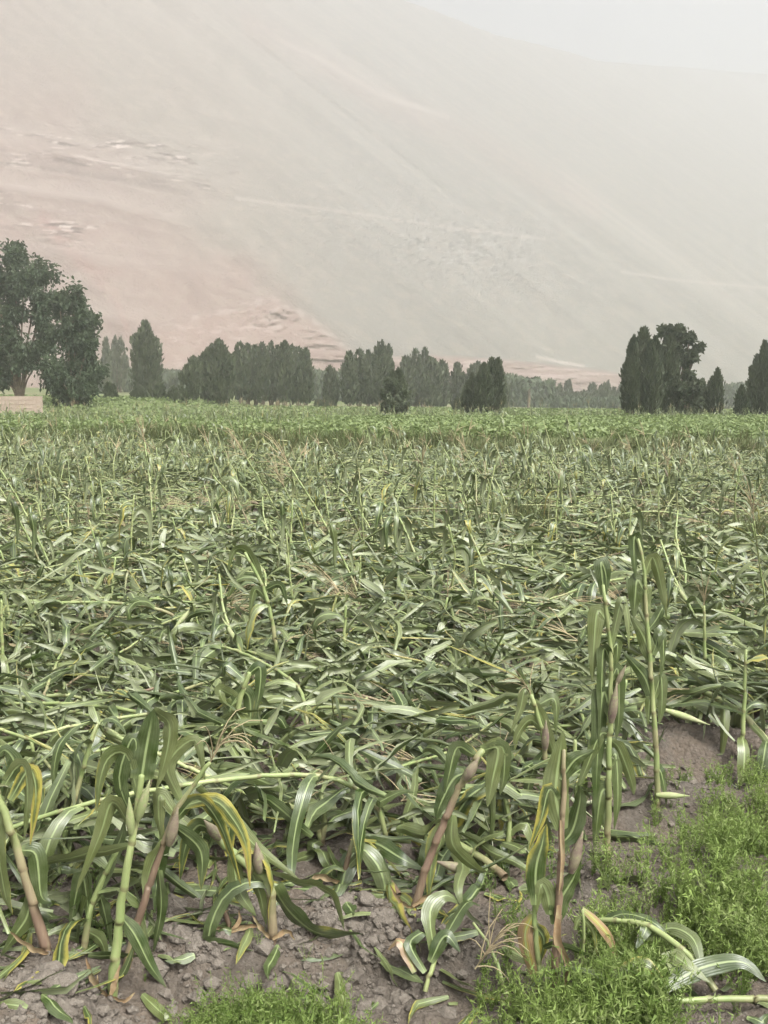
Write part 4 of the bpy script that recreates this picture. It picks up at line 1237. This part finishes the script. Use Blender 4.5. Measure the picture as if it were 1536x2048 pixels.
hero('tall ragged maize, left of the pair at right, leaves hanging straight down its cane', [(1213, 1728), (1217, 1600), (1220, 1450), (1222, 1320), (1214, 1240), (1206, 1170)], .013, .006, .35,
     [([(1208, 1190), (1202, 1125), (1212, 1150), (1212, 1190)], .055, .05), ([(1218, 1250), (1196, 1222), (1188, 1290), (1184, 1365)], .065, .0, .1), ([(1222, 1290), (1244, 1200), (1256, 1240), (1258, 1300)], .04, .05), ([(1222, 1325), (1207, 1300), (1203, 1400), (1198, 1500)], .055, .0),
      ([(1222, 1430), (1206, 1385), (1196, 1500), (1190, 1640)], .075, .0), ([(1222, 1470), (1200, 1470), (1175, 1530), (1150, 1590)], .05, .05), ([(1223, 1300), (1235, 1290), (1232, 1340)], .045, .0), ([(1219, 1580), (1202, 1590), (1188, 1700)], .07, .0), ([(1220, 1530), (1232, 1510), (1236, 1600), (1228, 1660)], .05, .1),
      ([(1222, 1360), (1236, 1340), (1238, 1430), (1232, 1480)], .05, .05), ([(1222, 1480), (1240, 1500), (1262, 1560), (1268, 1590)], .05, .05)],
     [((1222, 1445), (1234, 1365), .02, True), ((1232, 1370), (1252, 1330), .012, True)], None, 0, 9)
hero('tallest standing maize with a bright yellow-green cane, right of the pair in the right third', [(1315, 1615), (1312, 1500), (1303, 1370), (1293, 1220), (1287, 1130), (1276, 1078)], .013, .006, .28,
     [([(1284, 1120), (1270, 1072), (1268, 1110), (1272, 1160)], .05, .1), ([(1290, 1150), (1306, 1115), (1322, 1170), (1333, 1235)], .055, .0), ([(1292, 1190), (1275, 1160), (1270, 1200), (1267, 1240)], .07, .0, .1), ([(1293, 1215), (1290, 1170), (1293, 1215), (1296, 1250)], .06, .0),
      ([(1303, 1325), (1288, 1275), (1260, 1230)], .065, .0), ([(1306, 1410), (1292, 1360), (1270, 1330), (1244, 1302)], .055, .0), ([(1305, 1310), (1323, 1260), (1327, 1310), (1320, 1370)], .055, .0), ([(1307, 1400), (1322, 1355), (1324, 1410), (1318, 1450)], .05, .0),
      ([(1312, 1530), (1324, 1550), (1334, 1610)], .05, .0), ([(1296, 1260), (1312, 1240), (1326, 1215), (1322, 1240)], .04, .1), ([(1308, 1420), (1300, 1400), (1296, 1450)], .05, .0)],
     [((1312, 1590), (1380, 1592), .018, False)], None, 0, 10)
hero('dark brown maize cane in the weeds, broad upright leaf and purple ear', [(1105, 2018), (1112, 1900), (1120, 1750), (1124, 1640), (1128, 1500)], .015, .006, .95,
     [([(1124, 1660), (1112, 1590), (1118, 1520), (1127, 1462)], .085, .05, .05), ([(1072, 1810), (1072, 1740), (1084, 1690), (1093, 1648)], .065, .35, .1), ([(1112, 1850), (1122, 1800), (1145, 1760), (1162, 1722)], .07, .0, .1), ([(1120, 1690), (1145, 1660), (1160, 1600), (1158, 1570)], .06, .05),
      ([(1116, 1600), (1098, 1580), (1082, 1640), (1058, 1700)], .045, .42), ([(1122, 1560), (1150, 1520), (1190, 1500)], .05, .0), ([(1100, 1830), (1095, 1790), (1082, 1770), (1072, 1830)], .055, .05)],
     [((1142, 1745), (1166, 1662), .021, True), ((1098, 2000), (1092, 1960), .012, True)], None, 0, 11, [([(1118, 1810), (1116, 1880), (1136, 1925), (1126, 1985)], .026), ([(1122, 1640), (1126, 1720), (1118, 1790)], .014)])
hero('yellowing shrivelled maize stem left of the dark brown cane', [(1082, 2010), (1078, 1930), (1070, 1860), (1068, 1800)], .009, .007, .0, [([(1066, 1830), (1050, 1870), (1062, 1930), (1082, 2000)], .05, .85), ([(1070, 1850), (1088, 1880), (1080, 1930)], .045, .5), ([(1078, 1900), (1110, 1890), (1150, 1900), (1180, 1915)], .03, .2)], (), None, 0, 12)
hero('arched yellow maize leaf hanging from a bent stub in the weeds', [(1160, 1960), (1168, 1880), (1165, 1820)], .006, .004, .2, [([(1165, 1818), (1200, 1850), (1230, 1900), (1228, 1980), (1212, 2036)], .034, .85), ([(1150, 1860), (1160, 1838), (1185, 1860), (1195, 1910)], .02, .3)], (), None, 0, 13)
hero('fallen maize lying over the weeds, broad dark leaf pointing at the bottom right corner', [(1430, 2012, .05), (1380, 1975, .1), (1290, 1930, .14), (1180, 1905, .12)], .011, .008, .2,
     [([(1290, 1925), (1340, 1935), (1385, 1965), (1405, 2010)], .06, .05, .2), ([(1180, 1905), (1240, 1905), (1300, 1925), (1350, 1940)], .045, .0, .2), ([(1260, 1915), (1290, 1940), (1270, 1960)], .05, .1)], (), None, 0, 14, prone=True)
hero('fallen maize along the bottom edge with long folded leaves', [(1540, 2028, .05), (1400, 2035, .06), (1250, 2040, .06), (1060, 2036, .06)], .010, .007, .2,
     [([(1250, 2036), (1180, 2022), (1100, 2024), (1050, 2040)], .06, .05, .5), ([(1320, 2030), (1400, 2020), (1480, 2012), (1530, 2022)], .06, .1, .5), ([(1360, 2020), (1340, 1995), (1365, 2012), (1420, 2025)], .06, .0, .5), ([(1200, 2030), (1280, 2018), (1330, 2034)], .05, .4, .5)], (), None, 0, 15, prone=True)
hero('fallen maize with a drooping tan tassel at the foot of the soil mound', [(1015, 2025, .04), (985, 1970, .12), (945, 1935, .16)], .006, .004, .3, [], (), ((950, 1938), (985, 1890), 14, 2.4), 0, 16, prone=True)
hero('small crushed maize tuft with a rust brown leaf at the foot of the mound', [(850, 2000, .03), (870, 1960, .08), (900, 1920, .1)], .008, .006, .1,
     [([(870, 1960), (860, 1900), (890, 1870), (925, 1862)], .06, .0), ([(860, 1975), (890, 1955), (920, 1965)], .05, .0), ([(850, 1990), (820, 1965), (845, 1945), (835, 1930)], .045, .0), ([(830, 1995), (800, 1965), (775, 1960)], .04, .95), ([(880, 1940), (930, 1890), (960, 1870)], .05, .05)], (), None, 0, 17, prone=True)
hero('thick fallen cane slanting down to the right edge, pale yellow green', [(1590, 1585, .04), (1500, 1505, .12), (1420, 1450, .16), (1340, 1420, .16)], .018, .012, .1, [], [((1330, 1420), (1420, 1450), .02, False)], None, 5, 18, prone=True)
hero('fallen maize with a purple ear lying right of the bare mound', [(1010, 1775, .04), (960, 1755, .08), (900, 1730, .10), (840, 1715, .1)], .015, .011, .4, [([(900, 1735), (925, 1800), (915, 1850), (925, 1870)], .05, .05)], [((940, 1745), (870, 1722), .024, True)], None, 5, 19, prone=True)
hero('fallen pink-based cane with striped leaves on top of the soil mound', [(798, 1800, .02), (760, 1755, .05), (720, 1715, .08)], .010, .008, .6, [([(725, 1715), (760, 1760), (800, 1790), (850, 1790)], .07, .1, .6)], (), None, 3, 20, prone=True)
hero('short reddish maize stub on top of the soil mound', [(682, 1765), (695, 1720), (708, 1675)], .010, .008, .8, [([(690, 1740), (720, 1710), (760, 1700)], .03, .0), ([(686, 1750), (665, 1720), (655, 1690)], .03, .2)], (), None, 2, 21, [([(682, 1765), (640, 1750), (620, 1765)], .03)])
hero('withered reddish maize stub in front of the mound', [(462, 1862), (455, 1830), (440, 1805)], .009, .007, .9, [], (), None, 0, 22, [([(460, 1860), (430, 1850), (432, 1830), (458, 1820)], .02), ([(462, 1862), (500, 1850), (530, 1855)], .02), ([(462, 1862), (480, 1840), (478, 1820)], .015)])
hero('lone bright cane leaning left in the middle of the mat', [(566, 1368), (548, 1270), (530, 1185), (490, 1105)], .014, .009, .1, [([(530, 1185), (500, 1110), (470, 1100), (455, 1145)], .06, .0), ([(535, 1200), (510, 1180), (498, 1240)], .05, .0), ([(528, 1180), (560, 1170), (575, 1210)], .05, .0), ([(540, 1230), (510, 1210), (505, 1270)], .06, .0)], (), None, 1, 23)
hero('maize with broad leaves hanging like curtains above the mat, left of centre', [(478, 1530), (470, 1460), (480, 1400), (498, 1345)], .014, .010, .1,
     [([(495, 1350), (520, 1335), (518, 1390), (505, 1440)], .055, .15), ([(490, 1360), (450, 1330), (448, 1380)], .05, .2), ([(485, 1380), (500, 1400), (500, 1470), (498, 1515)], .07, .0, .1, 1), ([(475, 1400), (460, 1420), (468, 1480), (470, 1510)], .07, .0, .1, 1), ([(480, 1400), (440, 1380), (455, 1420)], .06, .0), ([(492, 1370), (470, 1400), (440, 1450)], .05, .0)],
     [((424, 1475), (430, 1430), .018, True)], None, 0, 24)
pole_specs = [((420, 1600), (428, 1530), (445, 1450), 'dark leafy broken maize behind the purple-stemmed one', 6),
              ((1010, 1720), (1018, 1640), (1000, 1560), 'leafy broken maize right of the bent purple cane', 5),
              ((1160, 1640), (1150, 1560), (1150, 1480), 'dark leafy maize left of the tall ragged pair', 6),
              ((640, 1690), (650, 1640), (640, 1580), 'low broken maize with drooping leaves above the mound', 6),
              ((60, 1640), (70, 1560), (60, 1470), 'leafy broken maize behind the left edge cane', 5),
              ((215, 1198), (200, 1120), (178, 1040), 'bright leaning cane in the left middle distance', 2),
              ((952, 1262), (952, 1200), (950, 1142), 'thin dark stripped cane sticking up in the centre', 2),
              ((686, 1388), (688, 1300), (692, 1212), 'upright cane with one long hanging leaf right of centre-left', 3),
              ((1482, 1525), (1488, 1410), (1492, 1300), 'maize bent at the top near the right edge, long leaf hanging', 4),
              ((1410, 1425), (1410, 1320), (1408, 1212), 'stripped green cane upright in the right quarter', 3),
              ((738, 1505), (736, 1450), (733, 1395), 'short dark cane standing in the centre of the mat', 2),
              ((792, 1578), (800, 1530), (812, 1480), 'short pale broken cane near the centre front', 1),
              ((12, 1430), (6, 1320), (2, 1200), 'brownish cane cut by the left edge', 3),
              ((858, 1320), (880, 1260), (895, 1195), 'leaning maize with drooping dark leaves in the centre', 5),
              ((560, 1180), (580, 1090), (585, 1000), 'pale standing cane in the left middle distance', 3),
              ((258, 1180), (262, 1080), (268, 990), 'yellow-tipped maize standing in the left middle distance', 5),
              ((870, 1120), (868, 1000), (872, 925), 'yellow-green maize standing above the rest near the centre', 5),
              ((1120, 1130), (1112, 1050), (1118, 960), 'leafy maize standing right of centre in the middle distance', 5),
              ((1260, 1150), (1258, 1080), (1262, 1015), 'broad-leaved maize bent at its top behind the tall pair', 4),
              ((1000, 1110), (975, 1020), (990, 930), 'standing maize with spread leaves near the far bank', 5),
              ((740, 1130), (715, 1060), (690, 1010), 'pale cane leaning left in the far middle', 2),
              ((1490, 1120), (1470, 1020), (1480, 930), 'leafy maize standing at the right edge in the distance', 6),
              ((1105, 1080), (1125, 1000), (1100, 920), 'slender maize standing before the dark bank', 4)]
for i, (a, b_, c, lab, na) in enumerate(pole_specs):
    hero(lab, [a, b_, c], .012, .007, .15 + .3 * (i % 3 == 0), auto=na, seed=40 + i, tassel=((c[0], c[1]), (c[0], c[1] - 15), 6, 1.2) if i % 4 == 1 else None)

# ---------------------------------------------------------------- clods
def clod_mesh(seed, k=3):
    r = np.random.default_rng(seed); import bmesh
    bm = bmesh.new(); bmesh.ops.create_icosphere(bm, subdivisions=k, radius=1)
    V = np.array([v.co[:] for v in bm.verts]); Fc = np.array([[v.index for v in f.verts] for f in bm.faces]); bm.free()
    o = r.uniform(0, 50)
    # facets: clip by a few random planes, then roughen
    for _ in range(9):
        nrm = unit(r.normal(size=3)); d = r.uniform(.55, .85); s = V @ nrm; V = V - np.clip(s - d, 0, None)[:, None] * nrm
    V = V * (1 + .16 * (fbm(V[:, 0] * 2.5 + o, V[:, 1] * 2.5 + V[:, 2] * 2, 3))[:, None]); V[:, 2] *= r.uniform(.55, .8); V[:, 0] *= r.uniform(.9, 1.3)
    return V, Fc
CL = [clod_mesh(50 + i) for i in range(6)]
CM_ = [mesh_from('soil_clod', V, Fc, None, False, M_clod) for V, Fc in CL]
big = [(105, 1945, .055, 'large grey clod left of the torn-up cane'), (128, 1975, .06, 'flat pale grey clod in front of the largest one'), (205, 2022, .035, 'angular grey clod beside the torn root'), (88, 1960, .04, 'rounded clod near the left foreground cane'), (350, 1812, .055, 'big rough clod on the furrow bank'), (362, 1870, .05, 'pale clod half sunk in the bank face'),
       (442, 1872, .02, 'small round clod below the withered stub'), (580, 1860, .018, 'small round clod beside the snapped cane foot'), (700, 1820, .035, 'flat dark clod on the mound'), (730, 1800, .04, 'dark clod at the crest of the mound'), (770, 1830, .035, 'rough dark clod at the right of the mound'),
       (1375, 1562, .06, 'grey clod in the bare soil patch at the right'), (1430, 1558, .05, 'broken clod right of the grey one in the bare patch'), (490, 1835, .035, 'weathered clod behind the withered stub'), (165, 1960, .03, 'small clod on the left soil'), (60, 2000, .03, 'little clod in the left corner')]
for i, (px, py, s, lab) in enumerate(big):
    p = ground_at(px, py); o = link('soil_clod', mesh_from('soil_clod', CL[i % 6][0] * s * .95, CL[i % 6][1], None, False, M_clod), None, p + [0, 0, s * .1], i * 1.3); tag(o, lab, 'soil clod', 'clods on the bare soil')
mb = MB(); r = np.random.default_rng(15)
def scatter_clods(n, cx, cy, sx, sy, smin, smax):
    for _ in range(n):
        px, py = r.normal(cx, sx), r.normal(cy, sy)
        if py > 2100 or py < 1500: continue
        d = ray(px, py); t = -EYE / d[2]; x, y = d[0] * t, d[1] * t; z = float(gz(x, y)); V, Fc = CL[int(r.integers(6))]
        V, Fc = CLs[int(r.integers(4))]; s = smin * (smax / smin) ** (r.random() ** 2.2); a = r.uniform(0, 6.28); c, s_ = math.cos(a), math.sin(a)
        W = np.stack([V[:, 0] * c - V[:, 1] * s_, V[:, 0] * s_ + V[:, 1] * c, V[:, 2]], 1) * s + [x, y, z + s * (.05 if s < .03 else -.25)]; mb.add(W, None, Fc)
CLs = [clod_mesh(80 + i, 1) for i in range(4)]
scatter_clods(110, 680, 1835, 120, 40, .025, .065); scatter_clods(50, 400, 1860, 70, 40, .025, .06); scatter_clods(40, 80, 1960, 80, 40, .025, .06); scatter_clods(1100, 120, 1990, 140, 50, .004, .026); scatter_clods(1000, 700, 1825, 110, 35, .004, .022); scatter_clods(300, 380, 1860, 80, 40, .004, .02); scatter_clods(700, 500, 1900, 350, 80, .003, .012); scatter_clods(350, 1400, 1580, 90, 50, .004, .024); scatter_clods(200, 1480, 1950, 60, 40, .003, .012); scatter_clods(150, 1220, 1750, 60, 30, .004, .018)
tag(link('soil_crumbs', mb.mesh('soil_crumbs', M_clod, False)), 'small crumbs of dry soil on the bare ground', None, None, 'stuff')

# ---------------------------------------------------------------- weeds
def sprig(seed, h=.22, stems=4, lv=16, ls=.03):
    r = np.random.default_rng(seed); mb = MB()
    for s in range(stems):
        a = r.uniform(0, 6.28); o = np.array([math.cos(a), math.sin(a), 0]) * r.uniform(.15, .7); hh = h * r.uniform(.6, 1.15)
        P = spline([np.zeros(3), o * hh * .4 + [0, 0, hh * .55], o * hh + [0, 0, hh]], 4)
        mb.add(*tube(P, np.linspace(.0016, .0008, 4), 3, (.6, .3)))
        f = r.uniform(.15, 1, lv); j = f * 3; i0 = np.minimum(j.astype(int), 2); B = P[i0] + (P[i0 + 1] - P[i0]) * (j - i0)[:, None]
        D = unit(r.normal(0, 1, (lv, 3)) + [0, 0, .55]); l = ls * r.uniform(.6, 1.3, lv)[:, None]; W = unit(np.cross(D, r.normal(size=(lv, 3)))) * l * .11
        V = np.stack([B + D * l * .2 + W, B + D * l, B + D * l * .2 - W], 1).reshape(-1, 3); L = np.zeros((len(V), 4)); L[:, 2] = np.repeat(r.random(lv), 3); mb.add(V, None, np.arange(len(V)).reshape(-1, 3), L)
    return mb.arrays()
SPR = [sprig(i, .17, 4, 24, .024) for i in range(5)] + [sprig(20 + i, .10, 5, 16, .02) for i in range(3)]
def weeds(name, label, areas, seed, mat=None, dens=1.0):
    r = np.random.default_rng(seed); mb = MB()
    for (pts, n, hs_) in areas:      # polygon in picture coordinates of the photograph
        P = np.array(pts, float); k = 0; x0, y0 = P.min(0); x1, y1 = P.max(0)
        while k < n * dens:
            px, py = r.uniform(x0, x1), r.uniform(y0, y1); px0, py0 = px, py; px += r.normal(0, 40); py += r.normal(0, 24); ins = False; j = len(P) - 1
            for i in range(len(P)):
                if (P[i, 1] > py) != (P[j, 1] > py) and px < (P[j, 0] - P[i, 0]) * (py - P[i, 1]) / (P[j, 1] - P[i, 1]) + P[i, 0]: ins = not ins
                j = i
            k += 1
            if not ins: continue
            px, py = px0, py0
            d = ray(px, py); t = -EYE / d[2]; x, y = d[0] * t, d[1] * t
            if vnoise(x * 5 + 3, y * 4) < r.uniform(.2, .62): continue
            V, Q, T, L = SPR[int(r.integers(8))]; s = hs_ * r.uniform(.6, 1.2) * (.55 + 1.0 * vnoise(x * 5.5 + 8, y * 4)); a = r.uniform(0, 6.28); c, s_ = math.cos(a) * s, math.sin(a) * s
            W = np.stack([V[:, 0] * c - V[:, 1] * s_ + x, V[:, 0] * s_ + V[:, 1] * c + y, V[:, 2] * s + float(gz(x, y)) - .005], 1); L = L.copy(); L[:, 2] = np.clip(L[:, 2] * .5 + 2.2 * V[:, 2] + r.uniform(-.2, .3) + 1.1 * (vnoise(x * 2.3, y * 2.3 + 5) - .55), 0, 1); L[:, 3] = .7 * (r.random() < .08); mb.add(W, Q, T, L)
    return tag(link(name, mb.mesh(name, mat or M_weed, False)), label, None, None, 'stuff')
weeds('weed_patch', 'dense fine-leaved green weeds covering the right foreground', [([(1240, 1800), (1330, 1740), (1420, 1690), (1750, 1620), (1750, 1980), (1440, 1960), (1360, 2000), (1300, 2100), (820, 2100), (900, 2000), (960, 1900), (1050, 1830), (1130, 1860)], 3300, .95), ([(1400, 1590), (1600, 1560), (1600, 1660), (1400, 1700)], 350, .7), ([(1180, 1700), (1270, 1690), (1290, 1760), (1200, 1800)], 120, .8)], 71)
weeds('weed_patch', 'low weed patch at the bottom centre before the soil mound', [([(390, 1965), (460, 1935), (580, 1930), (680, 1975), (740, 2100), (320, 2100)], 2300, .8), ([(780, 2020), (920, 2010), (920, 2100), (760, 2100)], 260, .7)], 72)
weeds('weed_sprigs', 'scattered weed sprigs on the bare soil', [([(330, 1800), (900, 1850), (900, 2000), (330, 1990)], 26, .5), ([(0, 1700), (330, 1700), (330, 1900), (0, 1880)], 30, .7), ([(950, 1650), (1300, 1600), (1340, 1750), (1000, 1800)], 60, .9), ([(1300, 1540), (1536, 1540), (1536, 1640), (1300, 1640)], 40, .7)], 73)
